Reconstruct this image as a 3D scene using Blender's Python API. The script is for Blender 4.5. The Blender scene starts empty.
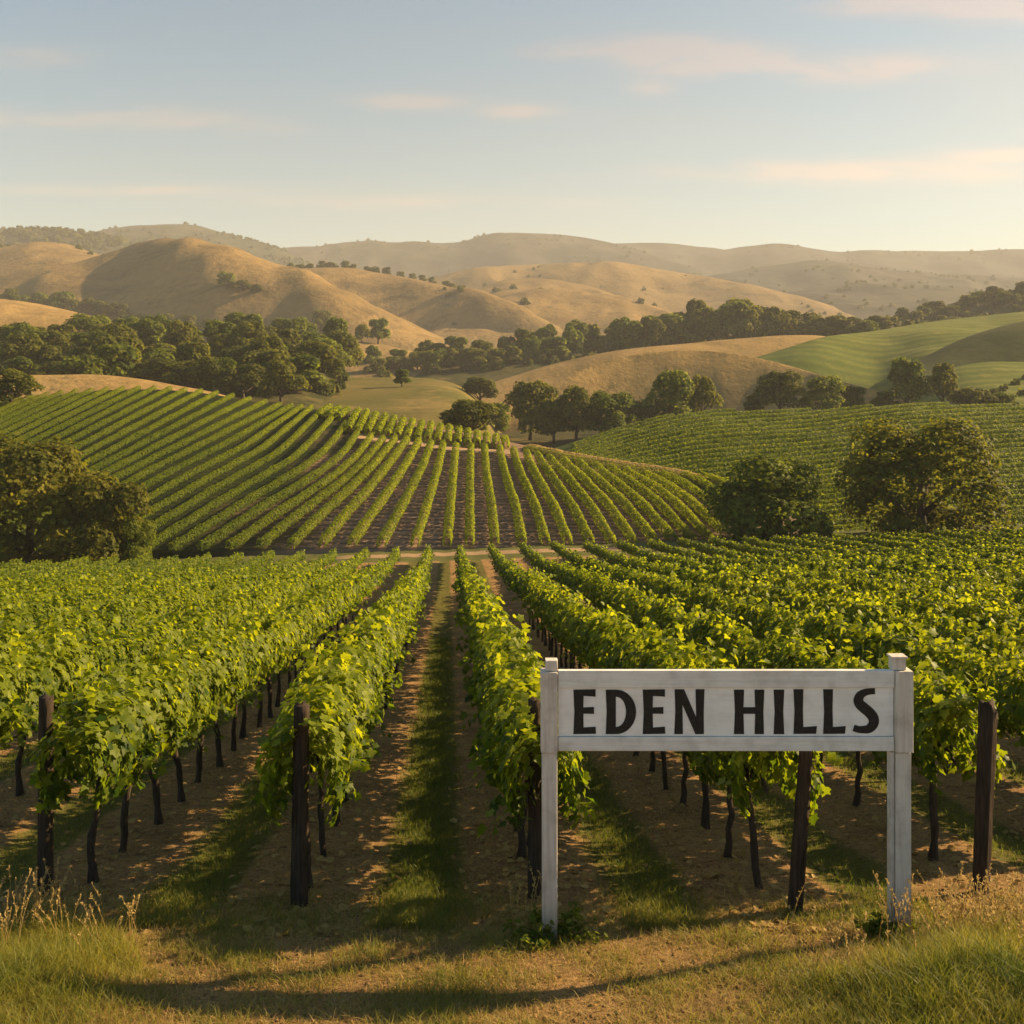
import bpy, bmesh, math, random
import numpy as np
from mathutils import Vector

R = math.radians
rng = np.random.default_rng(7)
random.seed(7)
SC = bpy.context.scene
COL = SC.collection

# ------------------------------------------------------------------ camera, sky, sun, exposure
F = 1000.0            # focal length in pixels of the 1024 px frame
PY0 = 380.0           # picture row of the horizon
cam_d = bpy.data.cameras.new("camera")
cam_d.sensor_width = 36.0
cam_d.lens = 36.0 * F / 1024.0
cam_d.shift_y = -(512.0 - PY0) / 1024.0
cam_d.clip_start = 0.1
cam_d.clip_end = 30000.0
cam = bpy.data.objects.new("camera", cam_d)
COL.objects.link(cam)
cam.location = (0, 0, 0)
cam.rotation_euler = (R(90), 0, 0)
SC.camera = cam

SUN_AZ = R(71)        # from the view direction (+Y) towards +X
SUN_EL = R(26)
SUN_STRENGTH = 5.0
SKY_STRENGTH = 0.052
EXPOSURE = 1.68
HAZE_DENSITY = 2.2e-4

sun_d = bpy.data.lights.new("sun", 'SUN')
sun_d.energy = SUN_STRENGTH
sun_d.angle = R(0.55)
sun_d.color = (1.0, 0.71, 0.38)
sun = bpy.data.objects.new("sun", sun_d)
COL.objects.link(sun)
sdir = Vector((math.sin(SUN_AZ) * math.cos(SUN_EL), math.cos(SUN_AZ) * math.cos(SUN_EL), math.sin(SUN_EL)))
sun.rotation_euler = sdir.to_track_quat('Z', 'Y').to_euler()
sun.location = (60, 30, 60)

W = bpy.data.worlds.new("World")
SC.world = W
W.use_nodes = True
nt = W.node_tree
nt.nodes.clear()


class NT:
    """small helper to wire nodes"""
    def __init__(self, tree):
        self.t = tree

    def n(self, kind, **kw):
        nd = self.t.nodes.new(kind)
        for k, v in kw.items():
            setattr(nd, k, v)
        return nd

    def put(self, sock, v):
        if hasattr(v, 'links') or isinstance(v, bpy.types.NodeSocket):
            self.t.links.new(v, sock)
        else:
            if hasattr(sock.default_value, '__len__') and not hasattr(v, '__len__'):
                v = (v,) * len(sock.default_value)
            if hasattr(sock.default_value, '__len__') and len(sock.default_value) == 4 and len(v) == 3:
                v = (*v, 1.0)
            sock.default_value = v

    def math(self, op, a, b=0.0, c=None, clamp=False):
        nd = self.n('ShaderNodeMath', operation=op, use_clamp=clamp)
        self.put(nd.inputs[0], a)
        self.put(nd.inputs[1], b)
        if c is not None:
            self.put(nd.inputs[2], c)
        return nd.outputs[0]

    def mix(self, fac, a, b, blend='MIX'):
        nd = self.n('ShaderNodeMix', data_type='RGBA', blend_type=blend)
        self.put(nd.inputs[0], fac)
        self.put(nd.inputs[6], a)
        self.put(nd.inputs[7], b)
        return nd.outputs[2]

    def noise(self, vec, scale, detail=4.0, rough=0.55, dist=0.0):
        nd = self.n('ShaderNodeTexNoise')
        if vec is not None:
            self.put(nd.inputs['Vector'], vec)
        nd.inputs['Scale'].default_value = scale
        nd.inputs['Detail'].default_value = detail
        nd.inputs['Roughness'].default_value = rough
        nd.inputs['Distortion'].default_value = dist
        return nd.outputs['Fac']

    def ramp(self, fac, lo, hi, a=0.0, b=1.0):
        nd = self.n('ShaderNodeMapRange', interpolation_type='SMOOTHSTEP')
        self.put(nd.inputs[0], fac)
        for i, v in enumerate((lo, hi, a, b)):
            self.put(nd.inputs[i + 1], v)
        return nd.outputs[0]

    def mapping(self, vec, scale=(1, 1, 1), rot=(0, 0, 0), loc=(0, 0, 0)):
        nd = self.n('ShaderNodeMapping')
        self.put(nd.inputs[0], vec)
        nd.inputs['Location'].default_value = loc
        nd.inputs['Rotation'].default_value = rot
        nd.inputs['Scale'].default_value = scale
        return nd.outputs[0]


h = NT(nt)
sky = h.n('ShaderNodeTexSky', sky_type='NISHITA')
sky.sun_disc = False
sky.sun_elevation = SUN_EL
sky.sun_rotation = SUN_AZ
sky.altitude = 100.0
sky.air_density = 1.0
sky.dust_density = 0.35
sky.ozone_density = 1.0
tc = h.n('ShaderNodeTexCoord')
sep = h.n('ShaderNodeSeparateXYZ')
h.put(sep.inputs[0], tc.outputs['Generated'])
yy = h.math('MAXIMUM', sep.outputs[1], 0.08)
uu = h.math('DIVIDE', sep.outputs[0], yy)
vv = h.math('DIVIDE', sep.outputs[2], yy)
comb = h.n('ShaderNodeCombineXYZ')
h.put(comb.inputs[0], uu)
h.put(comb.inputs[1], h.math('MULTIPLY', vv, 4.2))
cn = h.noise(comb.outputs[0], 8.0, 7.0, 0.58, 0.4)
cn2 = h.noise(comb.outputs[0], 2.6, 3.0, 0.5, 0.3)
# thin streaks of cloud: place (u, v) of the direction, half sizes, strength
clouds = [(-0.50, 0.322, .065, .010, .5), (-0.44, 0.264, .11, .008, .85), (-0.30, 0.252, .06, .006, .5),
          (-0.39, 0.190, .12, .005, .35), (-0.105, 0.278, .045, .007, .55), (0.005, 0.268, .035, .006, .6),
          (0.066, 0.330, .04, .007, .7), (0.175, 0.326, .055, .014, 1.0), (0.225, 0.315, .07, .008, .7),
          (0.35, 0.312, .08, .012, .6), (0.14, 0.293, .02, .006, .6), (0.28, 0.210, .11, .009, .40),
          (0.40, 0.206, .12, .010, .3), (0.49, 0.372, .05, .012, .8), (0.36, 0.377, .06, .010, .5),
          (-0.10, 0.178, .16, .006, .25), (0.50, 0.225, .06, .006, .4)]
acc = None
for (u0, v0, ru, rv, st) in clouds:
    du = h.math('DIVIDE', h.math('SUBTRACT', uu, u0), ru)
    dv = h.math('DIVIDE', h.math('SUBTRACT', vv, v0), rv)
    d2 = h.math('ADD', h.math('MULTIPLY', du, du), h.math('MULTIPLY', dv, dv))
    g = h.math('MULTIPLY', h.math('EXPONENT', h.math('MULTIPLY', d2, -0.8)), st)
    acc = g if acc is None else h.math('ADD', acc, g)
body = h.ramp(cn, 0.25, 0.80)
mask = h.math('MULTIPLY', h.math('MULTIPLY', acc, 4.2), body)
veil = h.math('MULTIPLY', h.ramp(cn2, 0.40, 0.75), 0.05)
mask = h.math('ADD', mask, veil)
low_veil = h.math('MULTIPLY', h.ramp(h.math('SUBTRACT', vv, h.math('MULTIPLY', uu, .35)), .10, .75, 1.0, 0.0), h.math('ADD', h.math('MULTIPLY', cn2, .5), .55))
mult = h.mix(h.math('MINIMUM', mask, 1.0), (1, 1, 1), (1.48, 1.09, .95))
skycol = h.mix(1.0, sky.outputs[0], mult, 'MULTIPLY')
skycol = h.mix(low_veil, skycol, h.mix(1.0, skycol, (1.56, .975, .74), 'MULTIPLY'))
skycol = h.mix(1.0, skycol, (0.83, 1.0, 0.92), 'MULTIPLY')
bg = h.n('ShaderNodeBackground')
h.put(bg.inputs[0], skycol)
bg.inputs[1].default_value = SKY_STRENGTH
wo = h.n('ShaderNodeOutputWorld')
nt.links.new(bg.outputs[0], wo.inputs[0])

SC.view_settings.view_transform = 'Standard'
SC.view_settings.look = 'None'
SC.view_settings.exposure = EXPOSURE
SC.view_settings.gamma = 1.0
SC.view_settings.use_curve_mapping = False
SC.render.engine = 'CYCLES'
SC.cycles.max_bounces = 6
SC.cycles.diffuse_bounces = 3
SC.cycles.glossy_bounces = 2
SC.cycles.transmission_bounces = 4
SC.cycles.transparent_max_bounces = 4
SC.cycles.volume_bounces = 0
SC.cycles.use_denoising = True

# ------------------------------------------------------------------ helpers


def mesh_from(name, verts, faces, mat=None, tint=None, smooth=False):
    """verts (n,3); faces (m,k) with one k, or a list of such arrays; tint one value per face"""
    if not isinstance(faces, list):
        faces = [faces]
    faces = [np.asarray(f, dtype=np.int32) for f in faces if len(f)]
    me = bpy.data.meshes.new(name)
    verts = np.asarray(verts, dtype=np.float32)
    me.vertices.add(len(verts))
    me.vertices.foreach_set('co', verts.ravel())
    loops = np.concatenate([f.ravel() for f in faces])
    tot = np.concatenate([np.full(len(f), f.shape[1], np.int32) for f in faces])
    start = np.concatenate([[0], np.cumsum(tot)[:-1]]).astype(np.int32)
    me.loops.add(len(loops))
    me.loops.foreach_set('vertex_index', loops)
    me.polygons.add(len(tot))
    me.polygons.foreach_set('loop_start', start)
    me.polygons.foreach_set('loop_total', tot)
    if smooth:
        me.polygons.foreach_set('use_smooth', np.ones(len(tot), dtype=bool))
    me.update(calc_edges=True)
    if tint is not None:
        a = me.attributes.new('tint', 'FLOAT', 'FACE')
        a.data.foreach_set('value', np.asarray(tint, dtype=np.float32))
    if mat is not None:
        me.materials.append(mat)
    me.validate()
    return me


def link(name, me, parent=None):
    o = bpy.data.objects.new(name, me)
    COL.objects.link(o)
    if parent is not None:
        o.parent = parent
    return o


def tag(o, label=None, cat=None, group=None, kind=None):
    if label:
        o['label'] = label
    if cat:
        o['category'] = cat
    if group:
        o['group'] = group
    if kind:
        o['kind'] = kind
    return o


def empty(name, loc, rz=0.0):
    o = bpy.data.objects.new(name, None)
    o.empty_display_size = 0.2
    COL.objects.link(o)
    o.location = loc
    o.rotation_euler = (0, 0, rz)
    return o


ONES = ['zeroth', 'first', 'second', 'third', 'fourth', 'fifth', 'sixth', 'seventh', 'eighth', 'ninth', 'tenth', 'eleventh',
        'twelfth', 'thirteenth', 'fourteenth', 'fifteenth', 'sixteenth', 'seventeenth', 'eighteenth', 'nineteenth']
TENS = {20: 'twent', 30: 'thirt', 40: 'fort', 50: 'fift', 60: 'sixt', 70: 'sevent'}


def ordinal(n):
    if n < 20:
        return ONES[n]
    t = n // 10 * 10
    return TENS[t] + 'ieth' if n == t else TENS[t] + 'y-' + ONES[n - t]


_perm = np.random.default_rng(3).permutation(256)
_perm = np.concatenate([_perm, _perm])
_ang = np.random.default_rng(4).uniform(0, 2 * np.pi, 256)


def perlin(x, y):
    x = np.asarray(x, float)
    y = np.asarray(y, float)
    xi = np.floor(x).astype(int)
    yi = np.floor(y).astype(int)
    xf = x - xi
    yf = y - yi
    u = xf * xf * xf * (xf * (xf * 6 - 15) + 10)
    v = yf * yf * yf * (yf * (yf * 6 - 15) + 10)

    def g(ix, iy, dx, dy):
        a = _ang[_perm[(_perm[ix & 255] + iy) & 255]]
        return np.cos(a) * dx + np.sin(a) * dy
    n00 = g(xi, yi, xf, yf)
    n10 = g(xi + 1, yi, xf - 1, yf)
    n01 = g(xi, yi + 1, xf, yf - 1)
    n11 = g(xi + 1, yi + 1, xf - 1, yf - 1)
    return (n00 * (1 - u) + n10 * u) * (1 - v) + (n01 * (1 - u) + n11 * u) * v


def fbm(x, y, oct=4):
    s, a = 0.0, 1.0
    for i in range(oct):
        s = s + a * perlin(x * 2 ** i + 17.3 * i, y * 2 ** i - 9.1 * i)
        a *= 0.5
    return s


def spline(xs, ys, q):
    """smooth interpolation through knots (limited cubic), flat slopes carried on outside"""
    xs = np.asarray(xs, float)
    ys = np.asarray(ys, float)
    q = np.asarray(q, float)
    d = np.diff(ys) / np.diff(xs)
    m = np.concatenate([[d[0]], (d[:-1] + d[1:]) / 2, [d[-1]]])
    for i in range(len(d)):
        if d[i] == 0:
            m[i] = m[i + 1] = 0
        else:
            for j in (i, i + 1):
                r_ = m[j] / d[i]
                m[j] = 0 if r_ < 0 and False else np.clip(r_, -1, 3) * d[i]
    i = np.clip(np.searchsorted(xs, q) - 1, 0, len(d) - 1)
    hh = xs[i + 1] - xs[i]
    t = (q - xs[i]) / hh
    tt = np.clip(t, 0, 1)
    r = ((2 * tt ** 3 - 3 * tt ** 2 + 1) * ys[i] + (tt ** 3 - 2 * tt ** 2 + tt) * hh * m[i]
         + (-2 * tt ** 3 + 3 * tt ** 2) * ys[i + 1] + (tt ** 3 - tt ** 2) * hh * m[i + 1])
    r = np.where(t < 0, ys[0] + m[0] * (q - xs[0]), r)
    r = np.where(t > 1, ys[-1] + m[-1] * (q - xs[-1]), r)
    return r


def sstep(a, b, x):
    t = np.clip((np.asarray(x, float) - a) / (b - a), 0, 1)
    return t * t * (3 - 2 * t)


# ------------------------------------------------------------------ materials
def new_mat(name):
    m = bpy.data.materials.new(name)
    m.use_nodes = True
    m.node_tree.nodes.clear()
    hh = NT(m.node_tree)
    out = hh.n('ShaderNodeOutputMaterial')
    return m, hh, out


def principled(hh, col, rough=0.8, spec=0.2, bump=None, bdist=0.02, bstr=0.5):
    p = hh.n('ShaderNodeBsdfPrincipled')
    hh.put(p.inputs['Base Color'], col)
    hh.put(p.inputs['Roughness'], rough)
    p.inputs['Specular IOR Level'].default_value = spec
    if bump is not None:
        b = hh.n('ShaderNodeBump')
        b.inputs['Strength'].default_value = bstr
        b.inputs['Distance'].default_value = bdist
        hh.put(b.inputs['Height'], bump)
        hh.t.links.new(b.outputs[0], p.inputs['Normal'])
    return p


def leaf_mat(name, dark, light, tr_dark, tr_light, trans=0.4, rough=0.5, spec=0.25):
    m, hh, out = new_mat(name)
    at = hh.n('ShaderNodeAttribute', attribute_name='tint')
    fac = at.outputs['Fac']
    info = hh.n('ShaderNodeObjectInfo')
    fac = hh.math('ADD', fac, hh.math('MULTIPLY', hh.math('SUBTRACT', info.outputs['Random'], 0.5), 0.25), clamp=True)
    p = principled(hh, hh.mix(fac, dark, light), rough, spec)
    t = hh.n('ShaderNodeBsdfTranslucent')
    hh.put(t.inputs[0], hh.mix(fac, tr_dark, tr_light))
    mx = hh.n('ShaderNodeMixShader')
    mx.inputs[0].default_value = trans
    hh.t.links.new(p.outputs[0], mx.inputs[1])
    hh.t.links.new(t.outputs[0], mx.inputs[2])
    hh.t.links.new(mx.outputs[0], out.inputs[0])
    return m


M = {}
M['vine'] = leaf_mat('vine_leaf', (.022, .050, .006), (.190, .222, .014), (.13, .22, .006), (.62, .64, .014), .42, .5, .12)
M['hedge'] = leaf_mat('vine_hedge_leaf', (.045, .080, .008), (.140, .172, .015), (.21, .28, .008), (.54, .56, .016), .46, .5, .08)
M['tree'] = leaf_mat('tree_leaf', (.040, .054, .009), (.135, .138, .020), (.08, .09, .009), (.42, .40, .022), .38, .6, .08)
M['treegreen'] = leaf_mat('tree_leaf_green', (.045, .068, .009), (.150, .172, .022), (.09, .13, .009), (.42, .45, .022), .38, .6, .08)
M['treegold'] = leaf_mat('tree_leaf_gold', (.042, .054, .008), (.165, .152, .019), (.09, .095, .008), (.48, .43, .020), .38, .6, .08)
M['grass'] = leaf_mat('grass_blade', (.040, .075, .012), (.20, .20, .035), (.10, .16, .012), (.42, .36, .05), .45, .5, .2)
M['drygrass'] = leaf_mat('dry_grass_blade', (.25, .165, .052), (.50, .37, .14), (.36, .24, .07), (.62, .46, .18), .35, .6, .15)


def bark_mat(name, a, b, scale=(30, 30, 4), rough=.9):
    m, hh, out = new_mat(name)
    t = hh.n('ShaderNodeTexCoord')
    v = hh.mapping(t.outputs['Object'], scale)
    n1 = hh.noise(v, 1.0, 6, .65)
    n2 = hh.noise(hh.mapping(t.outputs['Object'], (3, 3, 2)), 1.0, 3)
    c = hh.mix(hh.ramp(n1, .3, .7), a, b)
    c = hh.mix(hh.math('MULTIPLY', n2, .5), c, tuple(x * .5 for x in a))
    p = principled(hh, c, rough, .15, n1, .02, .8)
    hh.t.links.new(p.outputs[0], out.inputs[0])
    return m


M['bark'] = bark_mat('vine_bark', (.030, .021, .015), (.085, .060, .042))
M['treebark'] = bark_mat('tree_bark', (.05, .038, .028), (.12, .09, .065), (3, 3, .6))
M['post'] = bark_mat('weathered_post', (.026, .018, .012), (.075, .054, .038), (45, 45, 3))


def hill_mat(name, ca, cb, cc, s_big, s_fine, dark=None, dark_lo=.62, dark_hi=.72, s_dark=1.0, bump=.0, stripes=None):
    """grassy hill: two grass tones in soft patches, a third in streaks, optional scrub in clumps (sizes in metres)"""
    m, hh, out = new_mat(name)
    g = hh.n('ShaderNodeNewGeometry')
    pos = g.outputs['Position']
    n1 = hh.noise(pos, 1.0 / s_big, 5, .55, .6)
    n2 = hh.noise(pos, 1.0 / s_fine, 6, .65)
    n3 = hh.noise(hh.mapping(pos, (1.0, 1.0, 2.5)), 2.2 / s_big, 6, .6, 1.2)
    c = hh.mix(hh.ramp(n1, .35, .65), ca, cb)
    c = hh.mix(hh.ramp(n3, .50, .72), c, cc)
    c = hh.mix(hh.ramp(n2, .30, .75, 0, .45), c, tuple(x * .45 for x in ca))
    if stripes:
        ang, per, col, amt = stripes
        wv = hh.n('ShaderNodeTexWave', wave_type='BANDS', bands_direction='Y')
        hh.put(wv.inputs['Vector'], hh.mapping(pos, (1, 1, 0), (0, 0, ang)))
        wv.inputs['Scale'].default_value = 0.314 / per
        wv.inputs['Distortion'].default_value = 3.0
        wv.inputs['Detail'].default_value = 2.0
        wv.inputs['Detail Scale'].default_value = .3
        c = hh.mix(hh.math('MULTIPLY', wv.outputs['Fac'], amt), c, col)
    if dark:
        n4 = hh.noise(pos, 1.0 / s_dark, 6, .7)
        c = hh.mix(hh.ramp(n4, dark_lo, dark_hi), c, dark)
    p = principled(hh, c, .95, .05, n2 if bump else None, bump, .6)
    hh.t.links.new(p.outputs[0], out.inputs[0])
    return m


GOLD = ((.195, .132, .053), (.27, .182, .073), (.110, .082, .038))
M['gold'] = hill_mat('golden_grass_hill', *GOLD, 130, 6, dark=(.06, .058, .022), dark_lo=.58, dark_hi=.72, s_dark=26, bump=3.0)
M['goldnear'] = hill_mat('golden_grass_knoll', (.27, .178, .066), (.34, .225, .086), (.185, .128, .050), 45, 2.0, dark=(.10, .09, .035), dark_lo=.56, dark_hi=.74, s_dark=9, bump=.9)
M['far'] = hill_mat('far_grass_hill', (.050, .052, .037), (.076, .070, .046), (.034, .037, .027), 420, 22, dark=(.024, .029, .017), dark_lo=.46, dark_hi=.60, s_dark=110, bump=5)
M['wooded'] = hill_mat('wooded_hill', (.045, .052, .026), (.065, .064, .031), (.085, .075, .036), 300, 16, dark=(.030, .038, .016), dark_lo=.48, dark_hi=.60, s_dark=55, bump=8)
M['meadow'] = hill_mat('meadow', (.135, .110, .032), (.085, .085, .022), (.21, .15, .052), 38, 1.8, dark=(.05, .06, .02), dark_lo=.68, dark_hi=.8, s_dark=12, bump=.3)
M['olive'] = hill_mat('wood_floor', (.050, .052, .018), (.085, .075, .028), (.14, .105, .04), 40, 3, dark=(.03, .034, .012), dark_lo=.5, dark_hi=.62, s_dark=10, bump=.8)
M['greenfield'] = hill_mat('green_field', (.10, .125, .020), (.16, .165, .028), (.22, .195, .045), 60, 2.5, stripes=(R(24), 9.0, (.050, .078, .014), .6), bump=.4)
M['shadegreen'] = hill_mat('shaded_green_pasture', (.050, .060, .020), (.065, .072, .025), (.085, .080, .030), 50, 2.5, bump=.3)  # pasture green darkened in colour to imitate the knoll's shadowed side
M['vinehill'] = hill_mat('green_vineyard_ground', (.032, .052, .010), (.042, .062, .012), (.055, .066, .016), 30, 1.2, bump=.2)


def midhill_mat():
    m, hh, out = new_mat('ploughed_vineyard_ground')
    g = hh.n('ShaderNodeNewGeometry')
    pos = g.outputs['Position']
    sp = hh.n('ShaderNodeSeparateXYZ')
    hh.put(sp.inputs[0], pos)
    n1 = hh.noise(pos, 1 / 9, 4)
    n2 = hh.noise(hh.mapping(pos, (.35, 2.2, 1)), 1.0, 5, .6)
    wv = hh.n('ShaderNodeTexWave', wave_type='BANDS', bands_direction='Y', wave_profile='SIN')
    hh.put(wv.inputs['Vector'], hh.mapping(pos, (1, 1, 0)))
    wv.inputs['Scale'].default_value = .314 / 1.15
    wv.inputs['Distortion'].default_value = 1.6
    wv.inputs['Detail'].default_value = 3
    wv.inputs['Detail Scale'].default_value = .8
    soil = hh.mix(hh.ramp(n2, .3, .7), (.190, .122, .080), (.290, .190, .122))
    soil = hh.mix(hh.math('MULTIPLY', hh.ramp(wv.outputs['Fac'], .35, .65), .65), soil, (.085, .055, .040))
    green = hh.mix(hh.ramp(n1, .35, .65), (.012, .020, .006), (.024, .030, .009))  # grassy ground, its colour darkened to imitate hedge shadow between the rows
    fx = hh.math('ADD', sp.outputs[0], hh.math('MULTIPLY', hh.math('SUBTRACT', n1, .5), 22))
    left = hh.ramp(fx, -27, -13, 1, 0)
    right = hh.ramp(fx, 9, 17, 0, .55)
    c = hh.mix(hh.math('MAXIMUM', left, right), soil, green)
    p = principled(hh, c, .95, .05, wv.outputs['Fac'], .10, .7)
    hh.t.links.new(p.outputs[0], out.inputs[0])
    return m


M['midhill'] = midhill_mat()

ROW_S = 2.2                    # distance between vine rows
AX0, AM = -0.274, -0.0636      # centre line of the grassy aisle: X = AX0 + AM * Y


def near_mat():
    m, hh, out = new_mat('straw_and_soil')
    g = hh.n('ShaderNodeNewGeometry')
    pos = g.outputs['Position']
    sp = hh.n('ShaderNodeSeparateXYZ')
    hh.put(sp.inputs[0], pos)
    x, y = sp.outputs[0], sp.outputs[1]
    n1 = hh.noise(pos, .9, 5, .6)
    n2 = hh.noise(hh.mapping(pos, (1.0, 2.4, 1)), 9.0, 8, .7, .8)
    n3 = hh.noise(pos, 60.0, 4, .7)
    n4 = hh.noise(pos, 2.6, 4, .6)
    soil = hh.mix(hh.ramp(n2, .32, .68), (.075, .044, .025), (.37, .215, .086))
    soil = hh.mix(hh.ramp(n3, .35, .7, 0, .6), soil, (.50, .325, .145))
    soil = hh.mix(hh.ramp(n1, .40, .68, 0, .5), soil, (.095, .055, .029))
    # grass strip down the middle of each aisle
    o = hh.math('SUBTRACT', hh.math('SUBTRACT', x, hh.math('MULTIPLY', y, AM)), AX0)
    ph = hh.math('ABSOLUTE', hh.math('SUBTRACT', hh.math('FRACT', hh.math('ADD', hh.math('DIVIDE', o, ROW_S), .5)), .5))
    ph = hh.math('MULTIPLY', ph, ROW_S)
    ph = hh.math('ADD', ph, hh.math('MULTIPLY', hh.math('SUBTRACT', n4, .5), .40))
    strip = hh.ramp(ph, .30, .48, 1, 0)
    gcol = hh.mix(hh.ramp(n2, .3, .7), (.055, .072, .014), (.12, .115, .026))
    strip = hh.math('MULTIPLY', strip, hh.ramp(y, 8.6, 9.6, 0, .85))
    c = hh.mix(strip, soil, gcol)
    # track across the foot of the rows
    yt = hh.math('ADD', y, hh.math('MULTIPLY', hh.math('SUBTRACT', n1, .5), 1.2))
    track = hh.math('MULTIPLY', hh.ramp(yt, 75.6, 76.6), hh.ramp(yt, 79.4, 80.6, 1, 0))
    track = hh.math('MULTIPLY', track, hh.math('MULTIPLY', hh.ramp(x, -16, -11), hh.ramp(x, 8, 11, 1, 0)))
    far_g = hh.mix(n2, (.06, .075, .02), (.12, .11, .035))
    c = hh.mix(hh.ramp(yt, 70.5, 72), c, far_g)
    c = hh.mix(track, c, hh.mix(n2, (.24, .155, .082), (.34, .23, .13)))
    hgt = hh.math('ADD', hh.math('MULTIPLY', n2, .7), hh.math('MULTIPLY', n3, .3))
    p = principled(hh, c, .95, .05, hgt, .06, .9)
    hh.t.links.new(p.outputs[0], out.inputs[0])
    return m


M['near'] = near_mat()


def wood_paint(name, base, worn, dirt, vertical):
    m, hh, out = new_mat(name)
    t = hh.n('ShaderNodeTexCoord')
    sc = (38, 38, 1.6) if vertical else (1.6, 38, 38)
    v = hh.mapping(t.outputs['Object'], sc)
    n1 = hh.noise(v, 1.0, 7, .65, .3)
    n2 = hh.noise(t.outputs['Object'], 5.0, 5, .6)
    n3 = hh.noise(t.outputs['Object'], 22.0, 5, .7)
    c = hh.mix(hh.ramp(n1, .30, .75), base, worn)
    c = hh.mix(hh.math('MULTIPLY', hh.ramp(n2, .42, .72), .55), c, dirt)
    c = hh.mix(hh.ramp(n3, .66, .74, 0, .5), c, dirt)
    if vertical:
        spz = hh.n('ShaderNodeSeparateXYZ')
        hh.put(spz.inputs[0], t.outputs['Object'])
        foot = hh.ramp(hh.math('ADD', spz.outputs[2], hh.math('MULTIPLY', hh.math('SUBTRACT', n2, .5), .5)), -4.78, -4.25, .8, 0)
        c = hh.mix(foot, c, (.20, .145, .09))
    p = principled(hh, c, .7, .3, n1, .004, .7)
    hh.t.links.new(p.outputs[0], out.inputs[0])
    return m


M['paint_h'] = wood_paint('weathered_white_board', (.74, .715, .67), (.60, .575, .53), (.40, .375, .33), False)
M['paint_p'] = wood_paint('white_panel', (.82, .80, .76), (.74, .72, .68), (.58, .555, .51), False)
M['paint_v'] = wood_paint('weathered_white_post', (.64, .58, .51), (.46, .40, .34), (.28, .235, .19), True)
mm, hh_, out_ = new_mat('black_sign_paint')
_t = hh_.n('ShaderNodeTexCoord')
_n = hh_.noise(_t.outputs['Object'], 40, 5, .7)
_p = principled(hh_, hh_.mix(hh_.ramp(_n, .45, .8), (.010, .011, .012), (.035, .035, .034)), .55, .3)
hh_.t.links.new(_p.outputs[0], out_.inputs[0])
M['black'] = mm

# ------------------------------------------------------------------ near ground
GY = [-12, 0, 7, 8.6, 9.36, 15, 22, 40, 55, 70, 78, 84, 95, 115]
GZ = [-2.0, -3.35, -4.52, -4.77, -4.90, -5.87, -7.04, -9.55, -11.35, -12.75, -13.55, -14.20, -15.6, -18.5]


def ground_z(X, Y):
    X = np.asarray(X, float)
    Y = np.asarray(Y, float)
    z = spline(GY, GZ, Y)
    z = z + .033 * sstep(14, 68, Y) * (X + 5)
    # grassy banks at the two near corners
    z = z + .20 * np.exp(-(((X + 3.9) / 1.15) ** 2 + ((Y - 7.0) / 1.2) ** 2))
    z = z + .34 * np.exp(-(((X - 4.0) / 1.7) ** 2 + ((Y - 6.9) / .95) ** 2))
    z = z + .035 * fbm(X * .8, Y * .8, 3) + .012 * perlin(X * 4, Y * 4)
    # vine rows stand on slight berms
    o = (X - AX0 - AM * Y) / ROW_S
    ph = np.abs(o - np.floor(o) - .0)
    ph = np.minimum(ph, 1 - ph)
    z = z - .05 * np.exp(-(ph / .22) ** 2) * sstep(9, 11, Y)
    return z


def grid_mesh(name, us, vs, fn, mat, smooth=True):
    U, V = np.meshgrid(us, vs)
    P = fn(U.ravel(), V.ravel())
    nu, nv = len(us), len(vs)
    i = np.arange((nv - 1) * nu).reshape(nv - 1, nu)[:, :-1].ravel()
    f = np.stack([i, i + 1, i + nu + 1, i + nu], 1)
    return mesh_from(name, P, f, mat, smooth=smooth)


ys = np.concatenate([np.arange(-12, 5.5, .8), np.arange(5.5, 12, .06), np.arange(12, 30, .16), np.arange(30, 112, .6)])
us = np.linspace(-1, 1, 420)
us = np.sign(us) * (np.abs(us) ** 1.15)


def near_fn(U, V):
    half = 14 + 62 * sstep(-12, 70, V)
    X = U * half
    return np.stack([X, V, ground_z(X, V)], 1)


g_o = link('vineyard_ground', grid_mesh('vineyard_ground', us, ys, near_fn, M['near']))
tag(g_o, kind='structure')

# a wide base sheet under the whole landscape
th = np.linspace(0, 2 * np.pi, 65)[:-1]
rr = [0, 60, 400, 2000, 5600]
bv = [(0, 1500, -40)]
for r_ in rr[1:]:
    bv += [(r_ * math.cos(a), 1500 + r_ * math.sin(a), -40) for a in th]
bf3 = np.array([(0, 1 + i, 1 + (i + 1) % 64) for i in range(64)])
bf4 = np.array([(1 + 64 * k + i, 1 + 64 * (k + 1) + i, 1 + 64 * (k + 1) + (i + 1) % 64, 1 + 64 * k + (i + 1) % 64) for k in range(len(rr) - 2) for i in range(64)])
tag(link('valley_ground', mesh_from('valley_ground', bv, [bf3, bf4], M['olive'])), kind='structure')


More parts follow.
